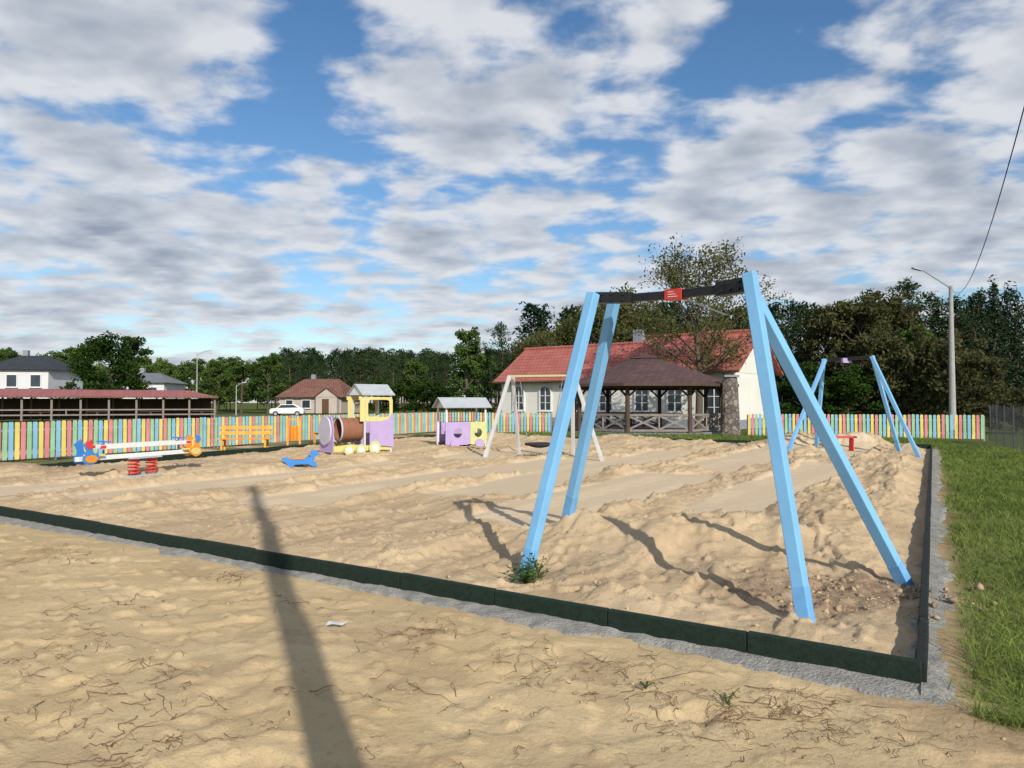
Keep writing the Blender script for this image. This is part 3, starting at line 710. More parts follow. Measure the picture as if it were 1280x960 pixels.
tb0 = B(); tb0.box((0, 0, .78), (2.2, .9, .06)); tb0.box((-.8, 0, .4), (.1, .7, .74)); tb0.box((.8, 0, .4), (.1, .7, .74)); tb0.beam((-.8, 0, .3), (.8, 0, .3), .06, .06)
t0_ = tb0.make('picnic_table', [M['wood']]); t0_.location = (gx, gy, .1); tag(t0_, 'dark timber table standing inside the pavilion', 'table')
N2 = 16; prof = [(0, .52), (.5, .48), (1.2, .45), (2.0, .42), (2.6, .38), (2.85, .33)]
b = B(); vs = []
for z, r0 in prof:
    for k in range(N2):
        a = 2 * pi * k / N2; r_ = r0 * (1 + random.uniform(-.06, .06)); vs.append((r_ * math.cos(a), r_ * math.sin(a) * .8, z + random.uniform(-.03, .03)))
fs = [(i * N2 + k, i * N2 + (k + 1) % N2, (i + 1) * N2 + (k + 1) % N2, (i + 1) * N2 + k) for i in range(len(prof) - 1) for k in range(N2)] + [tuple(range((len(prof) - 1) * N2, len(prof) * N2))]
b.add(vs, fs); sf = root('stone_fireplace', (10.8, 36.2, 0), 0, 'rough field stone fireplace column beside the pavilion', 'fireplace')
b.make('stone_body', [M['stone']], sf, smooth=False)
b = B(); b.box((0, 0, 2.9), (.74, .66, .1)); b.make('cap_slab', [M['plinth']], sf)

# ------------------------------------------------------------------ houses
def window(parent, x, z0, w, h, y, arch=True, fm=M['frame'], bars=True):
    def outline(wd, top, bot):
        pts = [(x - wd / 2, bot), (x + wd / 2, bot)]
        if arch:
            zc = top - wd / 2
            pts += [(x + wd / 2 * math.cos(a), zc + wd / 2 * math.sin(a)) for a in np.linspace(0, pi, 12)]
        else: pts += [(x + wd / 2, top), (x - wd / 2, top)]
        return pts
    b = B(); o1 = outline(w + .2, z0 + h + .1, z0 - .1); o2 = outline(w, z0 + h, z0)
    b.holed(o1, o2, (0, y - .05, 0), (1, 0, 0), (0, 0, 1), .12)
    fr = b.make('window', [fm], parent)
    b = B(); b.poly(o2, (0, y - .015, 0), (1, 0, 0), (0, 0, 1), .02); b.make('pane', [M['glass']], fr)
    if bars:
        b = B(); b.box((x, y - .045, z0 + h * .48), (.06, .05, h * .95)); b.box((x, y - .043, z0 + h * .6), (w, .04, .05)); b.box((x, y - .043, z0 + h * .3), (w, .04, .04)); b.make('glazing_bar', [M['frame']], fr)
    b = B(); b.box((x, y - .12, z0 - .12), (w + .3, .22, .06)); b.make('sill', [fm], fr)

hr = root('community_building', (-1.5, 56.9, 0), math.atan2(-.617, .787), 'long white community building with red tiled roof and arched windows', 'building')
Lh = 19.6; D = 8.4; Ls = 11.2
b = B(); b.box((Lh / 2, D / 2, 1.6), (Lh - 1.0, D - 1.0, 3.3))
b.box(((Ls + Lh) / 2 - .1, D / 2, 3.3), (Lh - Ls - .9, D - 1.006, .5))
for xx, dz in ((.5, 0), (Lh - .53, .4), (Ls + .35, .4)):
    b.add([(xx, .5, 3.1 + dz), (xx, D - .5, 3.1 + dz), (xx, D / 2, 5.75 + dz)], [(0, 1, 2)])
b.make('wall', [M['plaster']], hr)
b = B(); b.box((Lh / 2, D / 2, .2), (Lh - .94, D - .94, .6)); b.make('plinth', [M['plinth']], hr)
for xa, xb, dz in ((0, Ls, 0), (Ls, Lh, .4)):
    b = B()
    for sg in (0, 1):
        y0 = 0 if sg == 0 else D
        vs = [(xa, y0, 3.2 + dz), (xb, y0, 3.2 + dz), (xb, D / 2, 5.95 + dz), (xa, D / 2, 5.95 + dz)]; vs2 = [(x, y, z - .14) for x, y, z in vs]
        b.add(vs + vs2, [(0, 1, 2, 3), (7, 6, 5, 4), (0, 4, 5, 1), (0, 3, 7, 4), (1, 5, 6, 2)])
    rf = b.make('roof', [M['redroof']], hr)
    b = B(); b.cyl((xa, D / 2, 5.97 + dz), (xb, D / 2, 5.97 + dz), .13, n=8); b.make('ridge_cap', [M['redroof']], rf)
    b = B(); b.cyl((xa, -.06, 3.14 + dz), (xb, -.06, 3.14 + dz), .08, n=8); b.make('gutter', [M['brownframe']], rf)
    if dz == 0:
        b = B(); b.box((10.4, D / 2 + .2, 6.2), (.7, .6, 1.5)); b.make('chimney', [M['plinth']], rf)
for x in (2.2, 4.7, 7.3, 9.9, 12.7, 15.1): window(hr, x, 1.05, .95, 1.75, .5)
window(hr, 17.8, .6, 1.25, 2.3, .5)

def simple_house(name, x, y, rz, w, d, he, hr_, label, roofm, wallm, wins, hip=1.5, over=.5, dormer=False):
    r = root(name, (x, y, 0), rz, label, 'house')
    b = B(); b.box((0, d / 2, he / 2), (w, d, he)); b.make('wall', [wallm], r)
    b = B(); W = w / 2 + over
    vs = [(-W, -over, he - .05), (W, -over, he - .05), (W, d + over, he - .05), (-W, d + over, he - .05), (-W + hip + over, d / 2, hr_), (W - hip - over, d / 2, hr_)]
    b.add(vs, [(0, 1, 5, 4), (1, 2, 5), (2, 3, 4, 5), (3, 0, 4), (3, 2, 1, 0)])
    rr = b.make('roof', [roofm], r)
    if dormer:
        b = B(); b.add([(w * .12, -1.4, he), (w * .5, -1.4, he), (w * .31, -1.4, he + 1.3), (w * .31, d * .35, he + 1.3), (w * .12, d * .2, he), (w * .5, d * .2, he)], [(0, 2, 3, 4), (1, 5, 3, 2)]); b.make('porch_roof', [roofm], rr)
        b = B(); b.box((w * .31, -.6, he / 2), (w * .34, 1.2, he)); b.add([(w * .14, -1.25, he), (w * .48, -1.25, he), (w * .31, -1.25, he + 1.15)], [(0, 1, 2)]); b.make('porch', [wallm], r)
    for (wx, wz, ww, wh) in wins: window(r, wx, wz, ww, wh, 0, arch=False, fm=M['frame'], bars=False)
    b = B(); b.box((w * .3, (-1.23 if dormer else 0) - .03, 1.05), (1.0, .08, 2.1)); b.make('door', [M['brownframe']], r)
    b = B(); b.box((-w * .15, d / 2 + .3, hr_ + .1), (.6, .6, 1.2)); b.make('chimney', [M['plinth']], r)
    return r
simple_house('modern_house', -59.9, 88, .12, 7.6, 9, 5.6, 7.5, 'two storey white house with dark tiled roof', M['darkroof'], M['plaster2'],
             [(-2.7, 3.5, 1.1, 1.4), (-.3, 3.5, 1.1, 1.4), (2.4, 3.5, 1.1, 1.4), (-2.6, .9, 1.4, 1.4), (0, .9, 1.6, 1.5)], hip=2.2)
simple_house('modern_house', -50.2, 98, .1, 6.8, 8, 4.3, 5.7, 'white house with grey roof partly hidden by an oak', M['slate'], M['plaster2'],
             [(-2, 2.6, 1.0, 1.0), (2.0, 2.6, 1.0, 1.0), (-1, .5, 1.4, 1.3)], hip=2)
simple_house('bungalow', -29.8, 108, -.12, 9.4, 9, 2.4, 5.2, 'low house with rust brown hipped roof and buff walls', M['rustroof'], M['plaster3'],
             [(-3.2, .8, 1.0, 1.1), (-.6, .8, 1.2, 1.1)], hip=1.9, over=.6, dormer=True)
def shelter(x0, y0, x1, y1, hrz, he, w, label):
    d = Vector((x1 - x0, y1 - y0, 0)); L = d.length
    r = root('open_shelter', (x0, y0, 0), math.atan2(d.y, d.x), label, 'shelter', 'long open shelters with red roofs')
    b = B(); vs = [(0, 0, he), (L, 0, he), (L, w, he), (0, w, he), (1.5, w / 2, hrz), (L - 2.6, w / 2, hrz)]
    b.add(vs, [(0, 1, 5, 4), (1, 2, 5), (2, 3, 4, 5), (3, 0, 4), (3, 2, 1, 0)]); rf = b.make('roof', [M['redsheet']], r)
    b = B(); b.beam((0, -.03, he), (L, -.03, he), .05, .16); b.make('fascia', [M['rustroof']], rf)
    n = int(L / 2.2); b = B(); b.box((.3, .4, he / 2), (.16, .16, he)); po = b.make('post', [M['greywood']], r)
    repeats(po, r, [(k * (L - .6) / n, yy, 0) for k in range(n + 1) for yy in (0, w - .8) if k + yy > 0])
    b = B()
    for z in (.5, .95): b.box((L / 2, .38, z), (L - .5, .06, .12))
    b.box((L / 2, .38, .72), (.1, .05, .6))
    b.make('railing', [M['greywood']], r)
    b = B(); b.box((0, 0, .75), (1.8, .8, .06)); b.box((0, -.7, .45), (1.8, .3, .05)); b.box((0, .7, .45), (1.8, .3, .05)); b.box((0, 0, .41), (.2, 1.6, .03)); b.box((0, 0, .36), (.2, .7, .72))
    tbm = None
    for k in range(0, n, 2):
        if tbm is None: o = b.make('picnic_table', [M['wood']]); tbm = o
        else: o = tbm.copy(); coll.objects.link(o)
        lx = 1.4 + k * (L - .6) / n; dn = d.normalized(); o.location = Vector((x0, y0, 0)) + dn * lx + Vector((-dn.y, dn.x, 0)) * (w / 2); o.rotation_euler = (0, 0, math.atan2(d.y, d.x))
        tag(o, 'dark timber picnic table under the red roofed shelter', 'table', 'picnic tables under the shelters')
    b = B(); b.box((L / 2, w - .3, 1.0), (L - 1, .06, 1.9)); b.make('back_wall', [M['wood']], r)
shelter(-50, 58.5, -27.5, 68.5, 2.75, 2.1, 5, 'long open timber shelter with low red roof and tables')
shelter(-62, 76, -38, 80, 3.1, 2.4, 6, 'open timber shelter with red roof behind the first one')

cr = root('parked_car', (-27.0, 88, -.09), math.radians(8), 'white hatchback parked on the road by the house', 'car')
prof = [(-1.95, .35), (-2.0, .7), (-1.85, .95), (-1.2, 1.02), (-.65, 1.45), (.9, 1.48), (1.6, 1.1), (1.95, .95), (2.0, .5), (1.95, .32)]
b = B(); b.poly(prof, (0, 0, 0), (1, 0, 0), (0, 0, 1), 1.7); b.make('body', [M['carpaint']], cr, bevel=.08)
for sy in (-.853, .853):
    b = B(); b.poly([(-1.0, 1.03), (-.6, 1.38), (.8, 1.4), (1.35, 1.08)], (0, sy, 0), (1, 0, 0), (0, 0, 1), .012); b.make('window', [M['glass']], cr)
for sx in (-1.25, 1.25):
    for sy in (-.8, .8):
        b = B(); b.cyl((sx, sy - .1, .33), (sx, sy + .1, .33), .33, n=20); w = b.make('wheel', [M['black']], cr)
        b = B(); b.cyl((sx, sy - .11, .33), (sx, sy + .11, .33), .19, n=14); b.make('rim', [M['steel']], w)

def lamp(x, y, h, armdir, armlen, label, r0=.14, rise=.5):
    r = root('street_lamp', (x, y, 0), 0, label, 'street lamp', 'street lamps')
    b = B(); b.cyl((0, 0, -.1), (0, 0, h), r0, r0 * .55, n=12); b.make('pole', [M['poleconc']], r, smooth=False)
    d = Vector((math.cos(armdir), math.sin(armdir), 0))
    a0 = Vector((0, 0, h - .3)); a2 = Vector((0, 0, h + rise)) + d * armlen
    b = B(); b.tube([a0, a0 + d * .2 + Vector((0, 0, .25)), a2], .035, 8); am = b.make('arm', [M['steel']], r)
    b = B(); b.obox(a2 + d * .28, d * .33 + Vector((0, 0, .06)), d.cross(Vector((0, 0, 1))) * .12, Vector((0, 0, .05))); b.make('lamp_head', [M['grey']], am, bevel=.03)
    return r
lamp(27.1, 45, 8.8, pi + .2, 2.1, 'concrete street lamp pole with long arm behind the fence', .2, .95)
lamp(-38.8, 90, 7.6, .3, 1.0, 'slim street lamp beside the road near houses', .09, .4)
lamp(-36.2, 96, 3.9, .3, .7, 'short street lamp near the shelters', .09, .3)
b = B(); b.cyl((0, 0, -.3), (0, 0, 9.2), .14, .085, n=16); up_ = b.make('utility_pole', [M['poleconc']]); up_.location = (1.15, -1.6, 0)
tag(up_, 'round concrete utility pole casting a long shadow over sand', 'utility pole')
a = Vector((27.1, 45, 8.7)); c_ = img(1338, 9.0, py=-60); pts = []
for t in np.linspace(0, 1, 40):
    p = a.lerp(c_, t); p.z -= 1.75 * 4 * t * (1 - t); pts.append(p)
b = B(); b.tube(pts, .011, 5); o = b.make('power_line', [M['rope']]); tag(o, 'black overhead cable sagging from the street lamp pole', 'cable')

# ------------------------------------------------------------------ trees
def leafquads(C, size, sh, flat=0.0, aspect=.6):
    n = len(C); a = rng.normal(size=(n, 3)); a[:, 2] *= (1 - flat); a /= np.linalg.norm(a, axis=1)[:, None] + 1e-9
    t = rng.normal(size=(n, 3)); t[:, 2] *= (1 - flat); b_ = np.cross(a, t)
    if flat > 0: b_ = t - (t * a).sum(1)[:, None] * a
    b_ /= np.linalg.norm(b_, axis=1)[:, None] + 1e-9
    s = (size * rng.uniform(.6, 1.35, n))[:, None]
    V = np.stack([C - a * s, C + b_ * s * aspect, C + a * s, C - b_ * s * aspect], 1)
    return V, np.repeat(sh, 4).reshape(n, 4)
def deciduous(seed, H=10, W=4.0, t0=.22, nl=16, cl=46, lsz=.15, crad=.75, shape=1.0, sub=5, twigs=False):
    rs = random.Random(seed); b = B(); tips = []
    pts = [Vector((0, 0, -.1))]; K = 8
    for k in range(1, K + 1):
        pts.append(Vector((rs.uniform(-.12, .12) * k * .35 * H / 10, rs.uniform(-.12, .12) * k * .35 * H / 10, H * .88 * k / K)))
    r0 = .022 * H; b.tube(pts, r0, 8, 0, r1=r0 * .15)
    def at(z):
        f = max(0, min(K - .001, z / (H * .88) * K)); i = int(f); return pts[i].lerp(pts[i + 1], f - i)
    for k in range(nl):
        f = t0 + (.93 - t0) * (k + .5) / nl; z = f * H * .93; az = k * 2.4 + rs.uniform(-.5, .5)
        rel = (f - t0) / (1 - t0); prof = math.sin(pi * min(1, (.18 + .78 * rel))) ** .7 * shape
        Ln = W * prof * rs.uniform(.65, 1.15) + .4; el = .35 + rel * .75 + rs.uniform(-.15, .15)
        p0 = at(z * .93); d = Vector((math.cos(az) * math.cos(el), math.sin(az) * math.cos(el), math.sin(el)))
        p1 = p0 + d * Ln * .5 + Vector((0, 0, rs.uniform(-.1, .2))); p2 = p1 + (d + Vector((0, 0, rs.uniform(-.1, .25)))).normalized() * Ln * .5
        rr = r0 * .42 * (1 - rel * .6); b.tube([p0, p1, p2], rr, 5, 0, r1=rr * .2)
        tips.append((p2, 1)); tips.append((p1.lerp(p2, .5), .9))
        for j in range(sub):
            q0 = p0.lerp(p2, rs.uniform(.3, .95)); dd = (d + Vector((rs.uniform(-1, 1), rs.uniform(-1, 1), rs.uniform(-.5, .8))) * .9).normalized()
            q1 = q0 + dd * rs.uniform(.4, 1.0) * W * .36; b.tube([q0, q0.lerp(q1, .5) + Vector((0, 0, .06)), q1], rr * .35, 4, 0, r1=rr * .1)
            tips.append((q1, .9))
            if twigs:
                for _ in range(3):
                    q2 = q1 + Vector((rs.uniform(-1, 1), rs.uniform(-1, 1), rs.uniform(-.3, 1))).normalized() * .7; b.tube([q0.lerp(q1, .7), q2], rr * .14, 3); tips.append((q2, .6))
    tips.append((pts[-1], 1.0))
    C = []; S_ = []
    for p, wgt in tips:
        m = int(cl * wgt * rs.uniform(.5, 1.4)); sh = rs.uniform(.0, .7)
        g = rng.normal(size=(m, 3)); g /= np.linalg.norm(g, axis=1)[:, None]; g *= (rng.uniform(0, 1, m) ** .5)[:, None] * crad * rs.uniform(.6, 1.2); g[:, 2] *= .7
        C.append(np.array(p) + g); S_.append(np.clip(sh + rng.normal(size=m) * .12, 0, 1))
    C = np.concatenate(C); S_ = np.concatenate(S_)
    V, S4 = leafquads(C, lsz, S_)
    return b, V, S4, H
def pine(seed, H=14, W=2.4, t0=.45, spruce=False, cl=34, lsz=.2):
    rs = random.Random(seed); b = B(); r0 = .014 * H
    pts = [Vector((rs.uniform(-.05, .05) * k, rs.uniform(-.05, .05) * k, -.1 + H * .97 * k / 8)) for k in range(9)]
    b.tube(pts, r0, 7, 0, r1=r0 * .15); C = []; S_ = []
    nb = 70 if spruce else 46
    for k in range(nb):
        rel = (k + .5) / nb; z = H * (t0 + (1 - t0) * rel * .97); az = k * 2.39 + rs.uniform(-.4, .4)
        if spruce: Ln = W * (1 - rel) ** .85 * rs.uniform(.75, 1.15) + .12; el = -.25 + rel * .7
        else: Ln = W * (math.sin(pi * (.25 + .72 * rel)) ** .8) * rs.uniform(.5, 1.15) + .2; el = .05 + rel * .7
        f = z / (H * .97) * 8; i = min(7, int(f)); p0 = pts[i].lerp(pts[i + 1], f - i)
        d = Vector((math.cos(az) * math.cos(el), math.sin(az) * math.cos(el), math.sin(el))); p1 = p0 + d * Ln
        b.tube([p0, p1], r0 * .22 * (1 - rel * .6), 4, 0, r1=r0 * .05)
        sh = rs.uniform(0, .7)
        if spruce:
            m = int(cl * (Ln / W + .3) * 1.3); t = rng.uniform(.1, 1.02, m); c = np.array(p0)[None] + np.array(d)[None] * (t * Ln)[:, None] + rng.normal(size=(m, 3)) * np.array([.16, .16, .1]) * (1 + Ln * .3)
            c[:, 2] -= t * t * .15
        else:
            cs = []
            for q in range(3):
                ctr = np.array(p0.lerp(p1, .45 + .28 * q)) + rng.normal(size=3) * .2
                m = cl // 2; g = rng.normal(size=(m, 3)) * np.array([.36, .36, .17]); cs.append(ctr + g)
            c = np.concatenate(cs)
        C.append(c); S_.append(np.clip(sh + rng.normal(size=len(c)) * .12, 0, 1))
    m = 40; C.append(np.array(pts[-1]) + rng.normal(size=(m, 3)) * np.array([.18, .18, .4])); S_.append(np.full(m, .4))
    C = np.concatenate(C); S_ = np.concatenate(S_)
    V, S4 = leafquads(C, lsz, S_, .3 if spruce else .2, .35)
    return b, V, S4, H
protos = {}
def reg(key, gen, leafm, barkm, nm):
    b, V, S4, H = gen
    me_t = bpy.data.meshes.new('trunk'); me_t.from_pydata(b.v, [], b.f); me_t.materials.append(barkm)
    me_t.polygons.foreach_set('use_smooth', [True] * len(b.f))
    n = len(V); o = npmesh('crown', V.reshape(-1, 3), np.arange(n * 4).reshape(n, 4), leafm, dict(shade=S4)); me_c = o.data; bpy.data.objects.remove(o)
    top = max(V[..., 2].max(), max(v[2] for v in b.v))
    protos[key] = dict(t=me_t, c=me_c, H=top, V=V, S=S4, nm=nm)
reg('oak', deciduous(1, 10, 5.2, .16, 22, 85, .17, 1.0, 1.05, 6), M['leaf_dark'], M['bark'], 'oak_tree')
reg('greenA', deciduous(2, 10, 3.4, .2, 18, 60, .18, .85), M['leaf_a'], M['bark'], 'deciduous_tree')
reg('greenB', deciduous(3, 10, 3.0, .15, 18, 60, .18, .8), M['leaf_a'], M['bark'], 'deciduous_tree')
reg('olive', deciduous(4, 10, 3.8, .25, 18, 30, .13, .9, 1, 5, True), M['leaf_olive'], M['bark'], 'deciduous_tree')
reg('sparse', deciduous(15, 11.6, 5.4, .26, 24, 24, .095, .72, 1.0, 7, True), M['leaf_olive'], M['bark'], 'deciduous_tree')
reg('brown', deciduous(6, 12, 3.6, .12, 20, 60, .19, .95, 1, 5), M['leaf_brown'], M['bark'], 'deciduous_tree')
reg('birch', deciduous(8, 11, 1.9, .12, 20, 60, .16, .7, 1, 4), M['leaf_a'], M['bark'], 'birch_tree')
reg('pineA', pine(1), M['needle'], M['pinebark'], 'pine_tree')
reg('pineB', pine(2, 14, 2.8, .35), M['needle'], M['pinebark'], 'pine_tree')
reg('spruce', pine(3, 13, 2.7, .06, True), M['needled'], M['bark'], 'spruce_tree')
reg('bush', deciduous(9, 4, 2.3, .05, 14, 50, .12, .6, 1.1, 5), M['leaf_brown'], M['bark'], 'shrub')
reg('bushd', deciduous(10, 4, 2.3, .05, 14, 50, .13, .6, 1.1, 5), M['leaf_dark'], M['bark'], 'shrub')
LB = dict(oak='broad dark green oak standing behind the shelters', greenA='leafy fresh green tree at the edge of houses', greenB='leafy fresh green tree near the wood',
          olive='tall thin crowned tree with young olive leaves', sparse='tall sparse tree with young leaves behind the pavilion', brown='tree with muted spring leaves at the forest edge', birch='slender pale green birch beside the building',
          pineA='tall pine with bare trunk at the forest edge', pineB='dark pine at the forest edge', spruce='dark conical spruce at the forest edge', bush='olive green shrub in front of the woods', bushd='dark green shrub under the trees')
def tree(key, px, d, top, ws=1.0):
    P = protos[key]; z = CH + (HY - top) / F * d; s = z / P['H']; x = (px - 640) / F * d
    r = root(P['nm'], (x, d, -.1), random.uniform(0, 6.28), LB[key], 'shrub' if 'bush' in key else 'tree', 'trees around the playground')
    r.scale = (s * ws, s * ws, s)
    for nm, k in (('trunk', 't'), ('crown', 'c')):
        o = bpy.data.objects.new(nm, P[k]); coll.objects.link(o); o.parent = r
tree('sparse', 872, 44.5, 293, .98)
tree('oak', 136, 78, 414, 1.12)
for px, d, top, k, ws in [(-30, 110, 432, 'greenA', 1), (12, 115, 432, 'greenB', 1), (58, 112, 436, 'greenA', 1), (95, 118, 428, 'greenB', 1), (205, 116, 450, 'greenB', 1),
    (238, 120, 446, 'greenA', 1.1), (270, 112, 448, 'greenB', 1.1), (302, 118, 444, 'greenA', 1.1), (335, 114, 440, 'greenB', 1.1), (362, 125, 438, 'pineB', 1),
    (470, 118, 434, 'pineB', 1.1), (492, 112, 442, 'pineB', 1.1), (520, 100, 446, 'greenB', 1), (505, 104, 438, 'pineB', 1), (540, 102, 444, 'pineB', 1), (430, 122, 436, 'pineA', 1), (450, 128, 434, 'pineB', 1), (400, 124, 442, 'pineA', 1), (555, 112, 440, 'pineB', 1), (480, 98, 470, 'bushd', 1.5), (530, 98, 472, 'bushd', 1.5), (505, 96, 474, 'bushd', 1.5), (556, 98, 472, 'bushd', 1.5),
    (584, 80, 406, 'birch', 1.1), (628, 80, 400, 'pineB', .9), (608, 84, 425, 'spruce', 1), (600, 90, 440, 'greenA', 1), (645, 92, 430, 'pineB', 1),
    (668, 78, 408, 'olive', .9), (700, 76, 396, 'olive', 1), (732, 78, 384, 'olive', 1), (770, 74, 352, 'olive', 1), (800, 80, 365, 'olive', 1), (835, 78, 375, 'pineB', 1), (880, 80, 378, 'olive', 1), (925, 82, 382, 'pineB', 1),
    (962, 76, 376, 'pineB', 1), (990, 80, 372, 'pineA', 1), (1012, 74, 384, 'pineB', 1), (1042, 70, 374, 'brown', 1.1), (1075, 68, 368, 'brown', 1.1), (1108, 72, 362, 'brown', 1.1), (1140, 80, 344, 'pineB', 1), (1092, 84, 358, 'pineB', 1), (1165, 76, 362, 'pineB', 1),
    (1200, 74, 366, 'pineB', 1), (1222, 80, 358, 'pineA', 1), (1243, 66, 340, 'spruce', 1), (1272, 66, 348, 'spruce', 1), (1300, 70, 345, 'spruce', 1), (1335, 70, 350, 'pineB', 1), (1262, 80, 352, 'spruce', 1),
    (1175, 56, 402, 'bush', 1), (1205, 54, 420, 'bush', 1), (1130, 58, 415, 'bush', .9), (1150, 60, 400, 'greenB', .8), (1060, 58, 455, 'bushd', 1.4), (1010, 60, 450, 'bushd', 1.4), (1100, 60, 440, 'bushd', 1.3),
    (1240, 46, 470, 'bush', 1.4), (1270, 40, 480, 'bush', 1.4), (-70, 95, 420, 'oak', .8)]:
    tree(k, px, d, top, ws)
def wood(name, spots, label, leafm, keep=.4, trunkm=None):
    Vs = []; Ss = []; tb = B()
    for (x, y, h, k) in spots:
        P = protos[k]; n = len(P['V']); idx = rng.choice(n, int(n * keep), replace=False); s = h / P['H']; a = rng.uniform(0, 6.28)
        R = np.array([[math.cos(a), -math.sin(a), 0], [math.sin(a), math.cos(a), 0], [0, 0, 1]]) * s
        v = P['V'][idx]; ce = v.mean(1, keepdims=True); v = ce + (v - ce) * 1.6
        Vs.append(v @ R.T + np.array([x, y, -.1])); Ss.append(np.clip(P['S'][idx] + rng.uniform(-.15, .35), 0, 1))
        tb.cyl((x, y, -.1), (x, y, h * .9), .011 * h, .003 * h, n=5)
    V = np.concatenate(Vs); S4 = np.concatenate(Ss); n = len(V)
    o = npmesh(name, V.reshape(-1, 3), np.arange(n * 4).reshape(n, 4), leafm, dict(shade=S4)); tag(o, label, 'woods'); o['kind'] = 'stuff'
    t = tb.make('trunks', [trunkm or M['pinebark']], o); t['kind'] = 'stuff'
sp = []
for k in range(150):
    px = random.uniform(340, 700); d = random.uniform(135, 190); top = random.uniform(432, 446); sp.append(((px - 640) / F * d, d, CH + (HY - top) / F * d, random.choice(['pineA', 'pineB', 'pineB'])))
wood('pine_woods', sp, 'far off wood of tall dark pines beyond the road', M['needle'], .3)
sp = []
for k in range(60):
    px = random.uniform(-120, 360); d = random.uniform(125, 170); top = random.uniform(444, 458); sp.append(((px - 640) / F * d, d, CH + (HY - top) / F * d, random.choice(['greenA', 'greenB'])))
wood('broadleaf_woods', sp, 'far off light green broadleaf wood behind the houses', M['leaf_a'], .3, M['bark'])
sp = []
for k in range(110):
    px = random.uniform(640, 1480); d = random.uniform(86, 115); top = random.uniform(370, 396); sp.append(((px - 640) / F * d, d, CH + (HY - top) / F * d, random.choice(['pineA', 'pineB', 'spruce', 'spruce'])))
for k in range(60):
    px = random.uniform(900, 1450); d = random.uniform(70, 84); top = random.uniform(440, 465); sp.append(((px - 640) / F * d, d, CH + (HY - top) / F * d, 'bushd'))
wood('mixed_woods', sp, 'dense dark conifer wood behind the playground', M['needled'], .32)

# ------------------------------------------------------------------ grass
def blades(pts, hgt, wid):
    n = len(pts); a = rng.uniform(0, 2 * pi, n); hx = np.stack([np.cos(a), np.sin(a), np.zeros(n)], 1)
    H_ = (hgt * rng.uniform(.4, 1.35, n))[:, None]; W_ = (wid * rng.uniform(.7, 1.3, n))[:, None]
    ln = np.stack([rng.normal(size=n) * .5, rng.normal(size=n) * .5, np.ones(n)], 1)
    b0 = pts - hx * W_; b1 = pts + hx * W_; m1 = pts + ln * H_ * .55 + hx * W_ * .7; m0 = pts + ln * H_ * .55 - hx * W_ * .7
    ln2 = ln * np.array([1.9, 1.9, .85]); t = pts + ln2 * H_
    V = np.stack([b0, b1, m1, m0, t, t + hx * .001], 1)
    base = np.arange(n)[:, None] * 6
    Fq = np.concatenate([base + np.array([0, 1, 2, 3]), base + np.array([3, 2, 5, 4])])
    patch = fbm(pts[:, 0] * 1.1, pts[:, 1] * 1.1, 3, 77) - .5
    sh = np.repeat(np.clip(rng.uniform(0, .65, n) + patch * 1.0, 0, 1), 6)
    return V.reshape(-1, 3), Fq, sh
nr = np.array([eu[1], -eu[0]])
n = 80000; uu = rng.uniform(0, 1, n) ** 1.9 * 26 - .3; oo = .22 + rng.uniform(0, 1, n) ** .8 * (2.6 + .06 * uu)
P2 = Q0 + uu[:, None] * eu + oo[:, None] * nr
den = fbm(P2[:, 0] * 1.5, P2[:, 1] * 1.5, 3, 71)
keepm = (den + np.minimum(oo - .22, .4) * .5 > .46 + rng.uniform(-.06, .06, n))
P2 = P2[keepm]; den = den[keepm]
hz = (fbm(P2[:, 0], P2[:, 1], 3, 51) - .5) * .08 - .03
cl_ = .5 + fbm(P2[:, 0] * 2.6, P2[:, 1] * 2.6, 4, 73)
V1, F1, S1 = blades(np.column_stack([P2, hz]), .105 * cl_ ** 2.2, .0032 + .0005 * np.maximum(0, P2[:, 1] - 4))
n = 17000; P2 = np.column_stack([rng.uniform(2.2, 4.6, n), rng.uniform(2.4, 4.6, n)])
P2 = P2[((P2 - Q0) @ nf > -.1)]; hh_, _, gg = yard_h(P2[:, 0], P2[:, 1]); k_ = rng.uniform(0, 1, len(P2)) < gg ** 1.5; P2 = P2[k_]; hh_ = hh_[k_]
cl_ = .5 + fbm(P2[:, 0] * 2.6, P2[:, 1] * 2.6, 4, 73)
V2, F2, S2 = blades(np.column_stack([P2, hh_]), .09 * cl_ ** 2, .0028)
V = np.concatenate([V1, V2]); Fa = np.concatenate([F1, F2 + len(V1)]); Sx = np.concatenate([S1, S2])
o = npmesh('grass', V, Fa, M['grassblade'], dict(shade=Sx)); o['kind'] = 'stuff'; tag(o, 'patchy green grass growing along the fence', 'grass')
n = 16000
dB = (Q2 - Q1) / np.linalg.norm(Q2 - Q1); nB = np.array([dB[1], -dB[0]]); nB = nB if nB[1] > 0 else -nB
ta = rng.uniform(-1, 18, n); tb_ = rng.uniform(.4, 7.5, n); P2 = Q1 + ta[:, None] * dB + tb_[:, None] * nB
V1, F1, S1 = blades(np.column_stack([P2, np.full(n, .0)]), np.full(n, .16), .012)
o = npmesh('grass', V1, F1, M['grassblade'], dict(shade=S1 * .7)); o['kind'] = 'stuff'; tag(o, 'rough grass behind the sand play area', 'grass')

